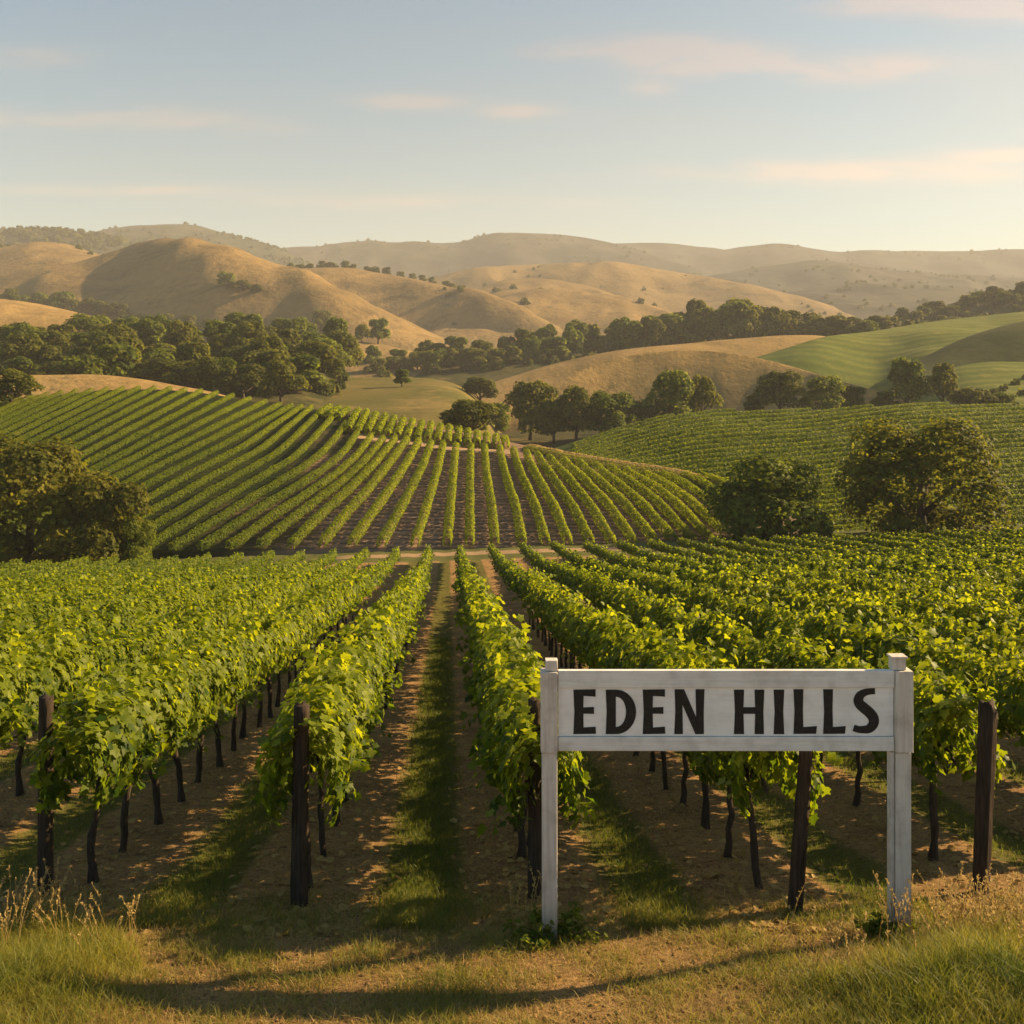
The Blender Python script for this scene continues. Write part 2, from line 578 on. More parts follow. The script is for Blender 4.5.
# ------------------------------------------------------------------ hills
class Hill:
    """a hill with its crest at given bearings, heights and distances, a rounded front and a back slope"""
    def __init__(self, name, crest, base, mat, round_=.75, back=None, namp=0.0, nscale=100.0, seed=0.0, step=5.0, nt=44, ridge=0.0, lo=-330, hi=1360, spurs=()):
        self.spurs = tuple(spurs)
        self.c = np.array(crest, float)
        self.b = np.array(base, float)
        self.round, self.namp, self.ns, self.seed, self.ridge = round_, namp, nscale, seed, ridge
        Ym = self.c[:, 2].mean()
        self.back = back if back else (Ym * .35, Ym * .10)
        x0 = max(lo, self.c[0, 0] - 0)
        x1 = min(hi, self.c[-1, 0] + 0)
        self.px = np.arange(x0, x1 + step, step)
        ts = np.concatenate([np.linspace(0, 1, nt), 1 + np.linspace(0, 1, 14)[1:]])
        nu, nv = len(self.px), len(ts)
        PX, T = np.meshgrid(self.px, ts)
        X, Y, Z = self.at(PX.ravel(), T.ravel())
        P = np.stack([X, Y, Z], 1)
        # skirts down to the base sheet, front and back
        fr, bk = P[:nu].copy(), P[-nu:].copy()
        fr[:, 2] = np.minimum(fr[:, 2] - 4, -45)
        bk[:, 2] = np.minimum(bk[:, 2] - 4, -45)
        P = np.concatenate([fr, P, bk])
        nv += 2
        i = np.arange((nv - 1) * nu).reshape(nv - 1, nu)[:, :-1].ravel()
        f = np.stack([i, i + 1, i + nu + 1, i + nu], 1)
        self.o = tag(link(name, mesh_from(name, P, f, mat, smooth=True)), kind='structure')

    def at(self, px, t):
        px = np.asarray(px, float)
        t = np.asarray(t, float)
        Yc = spline(self.c[:, 0], self.c[:, 2], px)
        zc = (PY0 - spline(self.c[:, 0], self.c[:, 1], px)) / F * Yc
        if len(self.b) > 1:
            Yb = spline(self.b[:, 0], self.b[:, 2], px)
            pb = spline(self.b[:, 0], self.b[:, 1], px)
        else:
            Yb, pb = np.full_like(px, self.b[0, 2]), np.full_like(px, self.b[0, 1])
        zb = (PY0 - pb) / F * Yb
        tf = np.clip(t, 0, 1)
        hgt = (1 - self.round) * tf + self.round * np.sin(tf * np.pi / 2)
        tb = np.clip(t - 1, 0, 1)
        Y = Yb + (Yc - Yb) * tf + self.back[0] * tb
        z = zb + (zc - zb) * hgt - self.back[1] * (1.6 * tb ** 2 - .6 * tb ** 3)
        X = (px - 512) / F * Y
        for (pt, pb_, amp, wl, wr) in self.spurs:
            d = px - (pb_ + (pt - pb_) * tf)
            z = z + amp * np.clip(np.sin(np.clip(t, 0, 1) ** .7 * np.pi), 0, 1) ** 1.3 * np.exp(-(d / np.where(d < 0, wl, wr)) ** 2)
        if self.namp:
            w = np.clip(np.sin(np.clip(t, 0, 1) * np.pi), 0, 1) ** .7 + .10 * (tf > .5)
            n = fbm(X / self.ns + self.seed, Y / self.ns * .7 + self.seed * 1.7, 4)
            if self.ridge:
                n = (1 - self.ridge) * n + self.ridge * (.45 - 1.6 * np.abs(perlin(X / self.ns * .9 + self.seed * 3, Y / self.ns * .35)))
            n = n - .30 * self.ridge * (np.abs(perlin(X / self.ns * 3.1 + self.seed * 5, Y / self.ns * 1.1)) * 2 - .3)
            z = z + self.namp * n * w
        return X, Y, z

    def project(self, px, py):
        """point of the front slope seen at this bearing and height"""
        t = np.linspace(0, 1, 240)
        X, Y, z = self.at(np.full_like(t, px), t)
        p = PY0 - F * z / Y
        k = np.minimum.accumulate(p[:])          # only what is not hidden
        i = int(np.argmin(np.abs(k - py)))
        return np.array([X[i], Y[i], z[i]])


far = []
A3 = Hill('hill', [(480, 275, 3500), (560, 252, 3600), (620, 243, 3650), (660, 242.5, 3650), (700, 247, 3650), (730, 252, 3600), (800, 270, 3500)], [(0, 330, 2700)], M['far'], namp=40, nscale=420, seed=1.3)
A4 = Hill('hill', [(600, 275, 3300), (640, 262, 3300), (700, 254, 3350), (745, 247, 3400), (785, 244, 3400), (815, 249, 3400), (845, 252.5, 3400), (900, 251.5, 3450), (960, 252, 3450), (1024, 250, 3450), (1360, 246, 3450)], [(0, 330, 2800)], M['far'], namp=48, nscale=380, seed=4.1, ridge=.4)
A2 = Hill('hill', [(200, 275, 2900), (240, 262, 2900), (290, 247, 2900), (330, 246, 2950), (400, 244.5, 2950), (455, 243, 2950), (490, 236, 2950), (540, 233.5, 2950), (590, 238, 2900), (640, 250, 2850), (700, 272, 2800), (760, 290, 2700), (830, 312, 2600)], [(0, 335, 2350)], M['far'], namp=50, nscale=330, seed=7.7, ridge=.4)
A1 = Hill('hill', [(-330, 246, 2400), (-150, 240, 2450), (0, 233, 2500), (40, 232, 2500), (90, 234, 2500), (130, 228, 2550), (190, 226, 2550), (235, 236, 2500), (275, 249, 2450), (320, 266, 2400), (380, 288, 2300)], [(0, 320, 1800)], M['wooded'], namp=36, nscale=300, seed=2.2, ridge=.3)
A0 = Hill('wooded_hill', [(-330, 236, 1800), (-60, 233, 1850), (0, 233, 1850), (30, 230.5, 1850), (70, 232, 1850), (105, 239, 1850), (140, 247, 1800), (180, 258, 1750), (240, 280, 1700)], [(0, 320, 1400)], M['wooded'], namp=20, nscale=220, seed=9.2, ridge=.3)
A5 = Hill('hill', [(640, 300, 2400), (690, 284, 2450), (764, 266, 2500), (815, 263, 2500), (870, 269, 2500), (940, 276, 2500), (1024, 280, 2500), (1360, 284, 2500)], [(0, 335, 1700)], M['far'], namp=36, nscale=260, seed=5.5, ridge=.5)
A6 = Hill('hill', [(700, 320, 1850), (760, 302, 1850), (850, 287, 1900), (910, 289, 1900), (980, 296, 1900), (1024, 303, 1850), (1360, 320, 1800)], [(0, 345, 1300)], M['far'], namp=26, nscale=200, seed=6.1, ridge=.5)
C1 = Hill('golden_hill', [(400, 285, 1650), (480, 268, 1700), (540, 264, 1700), (600, 263.5, 1700), (650, 268, 1700), (700, 276, 1650), (740, 284, 1600), (790, 295, 1550), (830, 305, 1500), (870, 318, 1450), (920, 336, 1400)], [(0, 350, 1300)], M['gold'], namp=26, nscale=190, seed=3.4, ridge=.5)
C2 = Hill('golden_hill', [(430, 310, 1250), (470, 292, 1300), (510, 280, 1350), (545, 278.5, 1350), (580, 285, 1350), (612, 294, 1300), (640, 306, 1250), (680, 330, 1200)], [(0, 345, 1000)], M['gold'], namp=13, nscale=120, seed=8.8, ridge=.4)
C3 = Hill('golden_hill', [(420, 322, 1080), (470, 300, 1120), (520, 292, 1150), (560, 290, 1150), (600, 294, 1150), (640, 302, 1130), (665, 310, 1100), (710, 335, 1050)], [(0, 350, 850)], M['gold'], namp=16, nscale=95, seed=10.3, ridge=.5)
B1 = Hill('golden_hill', [(-330, 268, 1150), (-100, 258, 1150), (0, 249, 1150), (35, 244.5, 1150), (60, 245, 1150), (95, 253, 1130), (130, 264, 1100), (190, 290, 1050)], [(0, 330, 850)], M['gold'], namp=12, nscale=130, seed=1.9, ridge=.3)
B3 = Hill('golden_hill', [(170, 290, 1000), (215, 276, 1020), (255, 269, 1040), (300, 269.5, 1050), (340, 268.5, 1050), (380, 274, 1050), (430, 283, 1030), (480, 297, 1000), (520, 310, 980), (550, 323, 950), (575, 334, 930), (620, 352, 900)], [(0, 362, 880)], M['gold'], namp=14, nscale=120, seed=12.4, ridge=.5, spurs=[(470, 540, 16, 60, 60), (260, 300, 12, 40, 60)])
B2 = Hill('golden_hill', [(-330, 300, 850), (-60, 288, 880), (0, 278, 900), (60, 268, 920), (110, 256, 940), (145, 249, 950), (168, 248, 950), (195, 252, 940), (230, 259, 920), (270, 273, 890), (320, 292, 850), (370, 311, 810), (420, 330, 780), (470, 350, 750)], [(-330, 335, 720), (0, 345, 700), (250, 362, 670), (470, 372, 640)], M['gold'], namp=13, nscale=120, seed=14.0, ridge=.5, spurs=[(166, 235, 26, 60, 170), (40, 60, 10, 30, 60), (290, 330, 8, 30, 80)])
B4 = Hill('golden_hill', [(180, 352, 560), (230, 341, 570), (290, 335.5, 580), (350, 339, 580), (395, 347, 570), (440, 360, 560)], [(0, 385, 450)], M['gold'], namp=4, nscale=60, seed=2.9)
J = Hill('wooded_hill', [(800, 352, 700), (860, 332, 720), (930, 310, 740), (970, 299, 750), (1024, 288, 760), (1120, 274, 760), (1360, 262, 760)], [(0, 370, 560)], M['wooded'], namp=7, nscale=80, seed=3.3)
D = Hill('golden_hill', [(-330, 296, 480), (-100, 297, 490), (0, 299, 500), (40, 304, 500), (80, 313, 495), (110, 322, 490), (150, 336, 480), (200, 358, 470)], [(0, 372, 400)], M['goldnear'], namp=2.5, nscale=40, seed=5.2)
E1 = Hill('wood_hill', [(-330, 330, 400), (-50, 343, 405), (100, 347, 410), (250, 350, 420), (310, 357, 410), (345, 372, 390), (375, 395, 370), (410, 440, 350)], [(-330, 412, 205), (0, 412, 205), (290, 412, 205), (335, 425, 205), (410, 480, 205)], M['olive'], namp=2, nscale=40, seed=6.6)
E2 = Hill('wood_hill', [(330, 372, 520), (400, 362, 540), (480, 352, 560), (560, 344, 580), (640, 337, 600), (720, 330, 620), (800, 326, 620), (900, 322, 600), (960, 330, 580)], [(0, 392, 430)], M['olive'], namp=3, nscale=60, seed=7.4)
G = Hill('meadow', [(200, 384, 320), (300, 378.5, 325), (400, 377.5, 325), (440, 380, 320), (468, 391, 312), (490, 415, 305), (510, 445, 300), (530, 462, 290)], [(0, 446, 165)], M['meadow'], round_=.4, namp=.5, nscale=25, seed=8.2)
H1 = Hill('golden_knoll', [(440, 396, 395), (480, 386, 400), (520, 374, 410), (560, 362, 415), (620, 350, 420), (680, 344, 430), (740, 338.5, 440), (800, 335, 440), (826, 336.5, 440), (850, 346, 438), (880, 370, 430)], [(0, 405, 365)], M['goldnear'], namp=1.6, nscale=40, seed=9.9)
I1 = Hill('green_field_hill', [(700, 385, 385), (740, 363, 392), (775, 351.5, 400), (800, 343.5, 405), (820, 337.5, 412), (870, 331.5, 440), (930, 322, 480), (1000, 314, 525), (1060, 308, 525), (1360, 290, 525)], [(700, 402, 343), (870, 406, 335), (930, 408, 290), (1000, 410, 262), (1360, 410, 255)], M['greenfield'], round_=.5, namp=2.4, nscale=55, seed=11.2)
H2 = Hill('golden_knoll', [(470, 412, 300), (520, 398, 315), (560, 380, 325), (600, 363, 335), (640, 354, 340), (690, 350.5, 340), (730, 353, 335), (770, 361, 330), (820, 375, 320), (870, 389, 310), (920, 404, 300)], [(0, 444, 306)], M['goldnear'], round_=.40, namp=2.2, nscale=32, seed=13.1, ridge=.3)
N1 = Hill('grass_knoll', [(895, 372, 350), (925, 357, 354), (955, 342, 357), (985, 331, 360), (1024, 321, 362), (1100, 310, 365), (1360, 296, 365)], [(0, 376, 325)], M['shadegreen'], namp=.8, nscale=30, seed=4.7)
FH = Hill('golden_knoll', [(-330, 374, 178), (-50, 373, 178), (40, 375, 178), (90, 374.5, 178), (140, 379, 177), (180, 386, 176), (212, 392, 175), (250, 403, 174), (300, 418, 172)], [(0, 424, 150)], M['goldnear'], round_=.6, namp=.4, nscale=15, seed=2.6, nt=24)
L = Hill('vineyard_hill', [(-330, 412, 152), (-100, 407, 150), (0, 403, 150), (60, 395, 150), (110, 390, 150), (150, 389.5, 150), (210, 394, 148), (260, 403, 145), (330, 411, 143), (400, 421.5, 143), (450, 430, 141), (490, 438.5, 137), (520, 445, 132), (560, 453, 126), (620, 463, 119), (680, 473, 112), (715, 484, 106), (760, 503, 100), (820, 530, 95)],
         [(-330, 566, 84), (0, 558, 84), (300, 551, 84), (520, 550, 84), (720, 552, 84), (820, 556, 84)], M['midhill'], round_=.35, back=(30, 6), namp=.0, step=4, nt=60)
K = Hill('vineyard_hill', [(480, 470, 190), (540, 453, 195), (570, 443.5, 200), (620, 428, 205), (680, 415, 208), (720, 411, 210), (800, 411, 210), (860, 407.5, 210), (910, 404.5, 210), (1024, 406, 210), (1360, 410, 210)],
         [(480, 500, 100), (620, 545, 94), (720, 552, 94), (1360, 556, 94)], M['vinehill'], round_=.55, back=(40, 9), namp=.5, nscale=22, seed=3.9, step=4, nt=60)
HB = Hill('hollow_ground', [(400, 470, 262), (440, 445, 262), (480, 436, 262), (560, 430, 262), (640, 420, 262), (720, 412, 262), (860, 410, 262), (1024, 406, 262), (1360, 404, 262)], [(0, 462, 205)], M['olive'], round_=.2, namp=.4, nscale=20, seed=1.1, nt=16)


# ------------------------------------------------------------------ leaf scattering
def frames(nrm, tip):
    n = nrm / np.maximum(np.linalg.norm(nrm, axis=1, keepdims=True), 1e-9)
    t = tip - (tip * n).sum(1, keepdims=True) * n
    t = t / np.maximum(np.linalg.norm(t, axis=1, keepdims=True), 1e-9)
    s = np.cross(t, n)
    return s, t, n


def scatter(tv, tf, pos, nrm, tip, size):
    """copies of a leaf outline (x across, y to the tip, z up) at pos; returns verts, faces"""
    s, t, n = frames(nrm, tip)
    k = len(pos)
    size = np.broadcast_to(np.asarray(size, float), (k,))[:, None, None]
    V = pos[:, None, :] + size * (tv[None, :, 0:1] * s[:, None, :] + tv[None, :, 1:2] * t[:, None, :] + tv[None, :, 2:3] * n[:, None, :])
    Fc = tf[None] + (np.arange(k) * len(tv))[:, None, None]
    return V.reshape(-1, 3), Fc.reshape(-1, tf.shape[1])


def rand_dir(n, r):
    v = r.normal(size=(n, 3))
    return v / np.linalg.norm(v, axis=1, keepdims=True)


# lobed grape leaf, coarser leaf, folded quad
_out = [(0, 0), (-.22, -.12), (-.46, .05), (-.36, .26), (-.52, .52), (-.24, .58), (0, 1.0), (.24, .58), (.52, .52), (.36, .26), (.46, .05), (.22, -.12)]
LEAF_HI = np.array([(x, y, .10 * abs(x) * 2 - .22 * y * y) for x, y in _out] + [(0, .36, -.02)])
LEAF_HI_F = np.array([(12, i, (i + 1) % 12) for i in range(12)])
_mo = [(0, -.06), (-.42, .10), (-.46, .52), (0, 1.0), (.46, .52), (.42, .10)]
LEAF_MID = np.array([(x, y, .18 * abs(x) - .18 * y * y) for x, y in _mo])
LEAF_MID_F = np.array([(0, 1, 2), (0, 2, 3), (0, 3, 4), (0, 4, 5)])
LEAF_LOW = np.array([(-.5, .05, .1), (0, 0, -.06), (.5, .05, .1), (.42, .9, .0), (0, 1, -.18), (-.42, .9, .0)])
LEAF_LOW_F = np.array([(0, 1, 4, 5), (1, 2, 3, 4)])


def tube(path, radii, sides=7, cap=True):
    path = np.asarray(path, float)
    radii = np.asarray(radii, float)
    d = np.gradient(path, axis=0)
    d /= np.maximum(np.linalg.norm(d, axis=1, keepdims=True), 1e-9)
    ref = np.tile(np.array([[1.0, .13, 0.07]]), (len(path), 1))
    a = np.cross(d, ref)
    a /= np.linalg.norm(a, axis=1, keepdims=True)
    b = np.cross(d, a)
    ang = np.linspace(0, 2 * np.pi, sides, endpoint=False)
    V = path[:, None, :] + radii[:, None, None] * (np.cos(ang)[None, :, None] * a[:, None, :] + np.sin(ang)[None, :, None] * b[:, None, :])
    V = V.reshape(-1, 3)
    f = []
    for i in range(len(path) - 1):
        for j in range(sides):
            f.append((i * sides + j, i * sides + (j + 1) % sides, (i + 1) * sides + (j + 1) % sides, (i + 1) * sides + j))
    V = np.concatenate([V, path[:1], path[-1:]])
    c0, c1 = len(V) - 2, len(V) - 1
    t3 = [(c0, (j + 1) % sides, j) for j in range(sides)]
    e = (len(path) - 1) * sides
    t3 += [(c1, e + j, e + (j + 1) % sides) for j in range(sides)]
    return V, np.array(f), np.array(t3)


def join_tubes(lst):
    V, Q, T, n = [], [], [], 0
    for v, q, t in lst:
        V.append(v)
        Q.append(q + n)
        T.append(t + n)
        n += len(v)
    return np.concatenate(V), [np.concatenate(Q), np.concatenate(T)]


# ------------------------------------------------------------------ grapevines
def vine_trunk(r):
    n = 9
    zz = np.linspace(-.12, 1.10, n)
    wob = np.cumsum(r.normal(size=(n, 2)) * .016, axis=0)
    p = np.stack([wob[:, 0] + r.normal() * .03 * zz, wob[:, 1] + r.normal() * .06 * zz, zz], 1)
    rad = np.interp(zz, [-.12, 0, .12, .7, 1.10], [.062, .052, .040, .033, .030]) * r.uniform(.85, 1.15) * (1 + .12 * r.normal(size=n))
    parts = [tube(p, rad, 8)]
    top = p[-1]
    for s in (-1, 1):
        q = [top + np.array([0, 0, -.03])]
        for k in range(1, 6):
            q.append(top + np.array([r.normal() * .012, s * .115 * k, .05 * math.sin(k * .7) + r.normal() * .01 + .03]))
        parts.append(tube(np.array(q), np.linspace(.028, .015, 6), 6))
    return join_tubes(parts)


def vine_leaves(r, n_shoot, per, extra, hw=.37, hz=.49):
    """leaf positions: a dense curtain of leaves with loose shoots standing out of it; local y runs along the row"""
    P, N, T = [], [], []
    m = extra
    a = r.uniform(-np.pi * .33, np.pi * 1.33, m)
    y = r.uniform(-.62, .62, m)
    lump = 1 + .12 * np.sin(y * 7 + r.uniform(0, 6)) + .08 * np.sin(a * 4 + y * 5)
    rad = (1 - np.abs(r.normal(0, .15, m))) * np.where(r.uniform(size=m) < .2, r.uniform(.3, .9, m), 1) * lump
    ca, sa = np.cos(a), np.sin(a)
    sx_ = np.sign(ca) * np.abs(ca) ** .8
    pos = np.stack([hw * sx_ * rad, y, 1.83 - hz + hz * sa * rad], 1)
    nr = np.stack([ca * 1.1, r.normal(size=m) * .3, sa * .9 + .35], 1) + .42 * rand_dir(m, r)
    tp = np.stack([ca * .5 + r.normal(size=m) * .3, r.normal(size=m) * .7, -r.uniform(.0, 1, m)], 1)
    P.append(pos)
    N.append(nr)
    T.append(tp)
    for k in range(n_shoot):
        y0 = r.uniform(-.60, .60)
        side = r.choice([-1, 1])
        up = r.uniform(0, 1) > .3
        L_ = (r.uniform(.28, .52) if r.uniform() > .15 else r.uniform(.55, .8)) if up else r.uniform(.2, .4)
        base = np.array([side * r.uniform(0, .2), y0, r.uniform(1.45, 1.75)]) if up else np.array([side * .26, y0, r.uniform(1.0, 1.5)])
        lean = np.array([side * r.uniform(.05, .4), r.normal() * .35, 1.0]) if up else np.array([side * 1.0, r.normal() * .4, .15])
        lean /= np.linalg.norm(lean)
        mm_ = max(3, int(per * r.uniform(.7, 1.3)))
        s = np.sort(r.uniform(.1, 1.0, mm_)) * L_
        pos = base + s[:, None] * lean
        pos[:, 2] -= (.35 if up else 1.1) * s ** 2
        pos = pos + r.normal(size=(mm_, 3)) * .035
        N.append(np.stack([side * r.uniform(.0, .8, mm_), r.normal(size=mm_) * .5, r.uniform(.3, 1, mm_)], 1) + .4 * rand_dir(mm_, r))
        T.append(rand_dir(mm_, r) + np.array([0, 0, -.3]))
        P.append(pos)
    P, N, T = map(np.concatenate, (P, N, T))
    return P, N, T


def vine_foliage(r, n_shoot, per, extra, tv, tf, lo, hi, hw=.37, hz=.49):
    P, N, T = vine_leaves(r, n_shoot, per, extra, hw, hz)
    size = r.uniform(lo, hi, len(P))
    V, Fc = scatter(tv, tf, P, N, T, size)
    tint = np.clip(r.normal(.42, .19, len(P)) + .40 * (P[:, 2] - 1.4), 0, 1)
    return V, Fc, np.repeat(tint, len(tf))


def build_variants(tagname, count, seed, *args):
    out = []
    for k in range(count):
        r = np.random.default_rng(seed + k)
        V, Fc, tint = vine_foliage(r, *args)
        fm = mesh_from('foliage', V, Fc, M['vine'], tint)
        tv_, tf_ = vine_trunk(r)
        tm = mesh_from('trunk', tv_, tf_, M['bark'], smooth=True)
        out.append((fm, tm))
    return out


VH = build_variants('hi', 6, 100, 26, 9, 1000, LEAF_HI, LEAF_HI_F, .065, .125)
VM = build_variants('mid', 7, 200, 20, 7, 800, LEAF_MID, LEAF_MID_F, .075, .125, .31, .46)

ROW_YAW = math.atan(-AM)      # rows turn a little towards -X


def row_x(k, Y):
    """k = 1, 2 ... right of the aisle; -1, -2 ... left of it"""
    o = (k - .5) * ROW_S if k > 0 else (k + .5) * ROW_S
    return AX0 + AM * Y + o


ROW_START = {-1: 9.75, -2: 9.95, -3: 10.2, 1: 9.6, 2: 9.75, 3: 10.7, 4: 11.6, 5: 10.9}
ROW_END = 70.0
VS = 1.1


def vine_scale(Y):
    return 1.0 - .40 * float(sstep(28, 68, Y))


cand = []
for k in list(range(-24, 0)) + list(range(1, 30)):
    r = np.random.default_rng(1000 + k)
    y = ROW_START.get(k, 10.2)
    i = 0
    while y < ROW_END:
        i += 1
        x = row_x(k, y) + r.normal() * .03
        px = 512 + F * x / y
        if -60 < px < 1380 and not (px > 1100 and y > 40):
            cand.append((y, k, i, x, px, r.uniform(), r.uniform()))
        y += VS * r.uniform(.93, 1.07)
cand.sort()
inview = [c for c in cand if -45 < c[4] < 1070]
single = set((c[1], c[2]) for c in inview[:298])
first_i = {}
for c in cand:
    if (c[1], c[2]) in single:
        first_i.setdefault(c[1], c[2])

vines = 0
rest = []
for (y, k, i, x, px, u1, u2) in cand:
    if (k, i) not in single:
        rest.append((x, y, u1, u2))
        continue
    n = i - first_i[k] + 1
    side = 'right' if k > 0 else 'left'
    end = ' from the near end' if first_i[k] == 1 else ' in view'
    rowname = '%s row %s of the grassy aisle' % (ordinal(abs(k)), side)
    if k in (-1, 1):
        rowname = 'row along the %s of the grassy aisle' % side
    look = 'leafy grapevine' if u1 < .5 else 'bushy grapevine'
    root = empty('grapevine', (x, y, float(ground_z(x, y))), ROW_YAW + (math.pi if u1 > .5 else 0))
    tag(root, '%s, %s%s, %s' % (look, ordinal(n), end, rowname), 'grapevine', 'grapevines in the near vineyard rows')
    vs = VH if y < 15.5 else VM
    fm, tm = vs[int(u2 * len(vs)) % len(vs)]
    s = vine_scale(y) * (.94 + .13 * ((u1 * 7.3) % 1))
    root.scale = (s, 1.0, s)
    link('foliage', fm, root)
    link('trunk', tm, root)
    vines += 1

# the many more vines farther along the rows: one mass
RV, RF, RT, rn = [], [], [], 0
low = []
for k in range(8):
    r = np.random.default_rng(300 + k)
    low.append([vine_foliage(r, 12, 5, 420, LEAF_LOW, LEAF_LOW_F, .10, .16, .29, .44), vine_foliage(r, 8, 4, 260, LEAF_LOW, LEAF_LOW_F, .13, .20, .29, .44)])
TR = []
for (x, y, u1, u2) in rest:
    V, Fc, tint = low[int(u2 * 8) % 8][0 if y < 52 else 1]
    s = vine_scale(y) * (.94 + .13 * ((u1 * 7.3) % 1))
    a = ROW_YAW + (math.pi if u1 > .5 else 0)
    ca, sa = math.cos(a), math.sin(a)
    P = V * np.array([s, 1.0, s])
    P = np.stack([P[:, 0] * ca - P[:, 1] * sa + x, P[:, 0] * sa + P[:, 1] * ca + y, P[:, 2] + float(ground_z(x, y))], 1)
    RV.append(P)
    RF.append(Fc + rn)
    RT.append(np.clip(tint + (u1 - .5) * .2, 0, 1))
    rn += len(P)
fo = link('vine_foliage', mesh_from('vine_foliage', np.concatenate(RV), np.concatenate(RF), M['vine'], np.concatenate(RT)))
tag(fo, 'dense far grapevines filling the rest of the near vineyard rows', 'vines', kind='stuff')
print('vines', vines, 'rest', len(rest))


# ------------------------------------------------------------------ end posts
def wood_post(name, base, top, r0, r1, seed, notch=False):
    r = np.random.default_rng(seed)
    base, top = np.array(base, float), np.array(top, float)
    n = 26
    sides = 18
    t = np.linspace(0, 1, n)
    path = base + (top - base) * t[:, None]
    ang = np.linspace(0, 2 * np.pi, sides, endpoint=False)
    V = []
    prof = 1 + .10 * r.normal(size=sides)
    for i in range(n):
        rad = (r0 + (r1 - r0) * t[i]) * prof * (1 + .025 * r.normal(size=sides))
        zz = np.zeros(sides)
        if i == n - 1:
            zz = .015 * r.normal(size=sides)
            if notch:
                zz = zz - .09 * (np.cos(ang + .6) > .55) - .03 * (np.cos(ang - 2.) > .6)
        V.append(np.stack([path[i, 0] + rad * np.cos(ang), path[i, 1] + rad * np.sin(ang), path[i, 2] + zz], 1))
    V = np.concatenate(V)
    f = np.array([(i * sides + j, i * sides + (j + 1) % sides, (i + 1) * sides + (j + 1) % sides, (i + 1) * sides + j) for i in range(n - 1) for j in range(sides)])
    c = V[-sides:].mean(0) - np.array([0, 0, .012])
    V = np.concatenate([V, c[None]])
    e = (n - 1) * sides
    f3 = np.array([(len(V) - 1, e + j, e + (j + 1) % sides) for j in range(sides)])
    return V, [f, f3]


def at_px(px, py, Y):
    return np.array([(px - 512) / F * Y, Y, (PY0 - py) / F * Y])


def ground_at(px, py):
    """where the sight line of this bearing and height meets the near ground"""
    Y = np.linspace(5, 80, 3000)
    X = (px - 512) / F * Y
    p = PY0 - F * ground_z(X, Y) / Y
    i = int(np.argmin(np.abs(p - py)))
    return np.array([X[i], Y[i], float(ground_z(X[i], Y[i]))])


posts = [('end_post', (45, 893), (46, 697), .070, .062, 'tall dark end post standing before the second vine row left of the aisle', 1, False),
         ('end_post', (299, 905), (302, 704), .078, .070, 'upright dark end post with flat top beside the grassy aisle, holding the lit row', 2, False),
         ('end_post', (535, 897), (535, 700), .052, .048, 'reddish brown end post half hidden behind the sign\'s narrower post', 3, False),
         ('end_post', (792, 911), (806, 745), .068, .060, 'thick dark leaning post seen under the sign board, topped by leaves', 4, False),
         ('end_post', (980, 894), (989, 701), .074, .086, 'split topped dark end post leaning beyond the sign in the open', 5, True)]
for nm, b, t, r0, r1, lab, sd, notch in posts:
    g = ground_at(*b)
    tp = at_px(t[0], t[1], g[1] + (.1 if notch else 0))
    V, Fc = wood_post(nm, (0, 0, -.3), tuple(tp - g), r0, r1, sd, notch)
    o = link(nm, mesh_from(nm, V, Fc, M['post'], smooth=False))
    o.location = g
    tag(o, lab, 'post', 'end posts of the vine rows')

# ------------------------------------------------------------------ the sign
YS = 8.42


def sx(px):
    return (px - 512) / F * YS


def sz(py):
    return (PY0 - py) / F * YS


def box_bm(bm, x0, x1, y0, y1, z0, z1, bev=.006):
    r = bmesh.ops.create_cube(bm, size=1.0)
    for v in r['verts']:
        v.co = Vector((x0 + (v.co.x + .5) * (x1 - x0), y0 + (v.co.y + .5) * (y1 - y0), z0 + (v.co.z + .5) * (z1 - z0)))
    es = list({e for v in r['verts'] for e in v.link_edges})
    if bev:
        bmesh.ops.bevel(bm, geom=es, offset=bev, segments=2, affect='EDGES', profile=.6)


def part(name, boxes, mat, parent, bev=.006, jitter=.0):
    bm = bmesh.new()
    for b in boxes:
        box_bm(bm, *b, bev)
    if jitter:
        for v in bm.verts:
            v.co += Vector((random.gauss(0, jitter), random.gauss(0, jitter), random.gauss(0, jitter)))
    me = bpy.data.meshes.new(name)
    bm.to_mesh(me)
    bm.free()
    me.materials.append(mat)
    o = link(name, me, parent)
    o.location = -Vector(parent.location) if parent.parent is None else Vector((0, 0, 0))
    return o


gx, gy = sx(726), YS + .06
sign = empty('sign', (gx, gy, float(ground_z(gx, gy))))
tag(sign, 'weathered white wooden two post sign reading EDEN HILLS in black capitals before the vines', 'sign')
zl = float(ground_z(sx(549), YS)) - .25
zr = float(ground_z(sx(902), YS)) - .25
lp = part('post', [(sx(542), sx(557.3), YS + .000, YS + .115, zl, sz(753.2))], M['paint_v'], sign, .008, .0012)
part('sleeve', [(sx(540.8), sx(557.6), YS - .018, YS + .125, sz(752.4), sz(672))], M['paint_v'], lp, .010, .0012)
part('cap', [(sx(545.5), sx(557.8), YS + .010, YS + .105, sz(671.6), sz(661))], M['paint_v'], lp, .008, .0012)
rp = part('post', [(sx(896.2), sx(911.3), YS + .000, YS + .115, zr, sz(753.2))], M['paint_v'], sign, .008, .0012)
rp['label'] = 'post with a thin batten along its inner side'
part('batten', [(sx(891.3), sx(895.7), YS + .022, YS + .10, zr, sz(753.4))], M['paint_v'], rp, .006, .0012)
part('sleeve', [(sx(895.3), sx(912.8), YS - .018, YS + .125, sz(752.4), sz(671))], M['paint_v'], rp, .010, .0012)
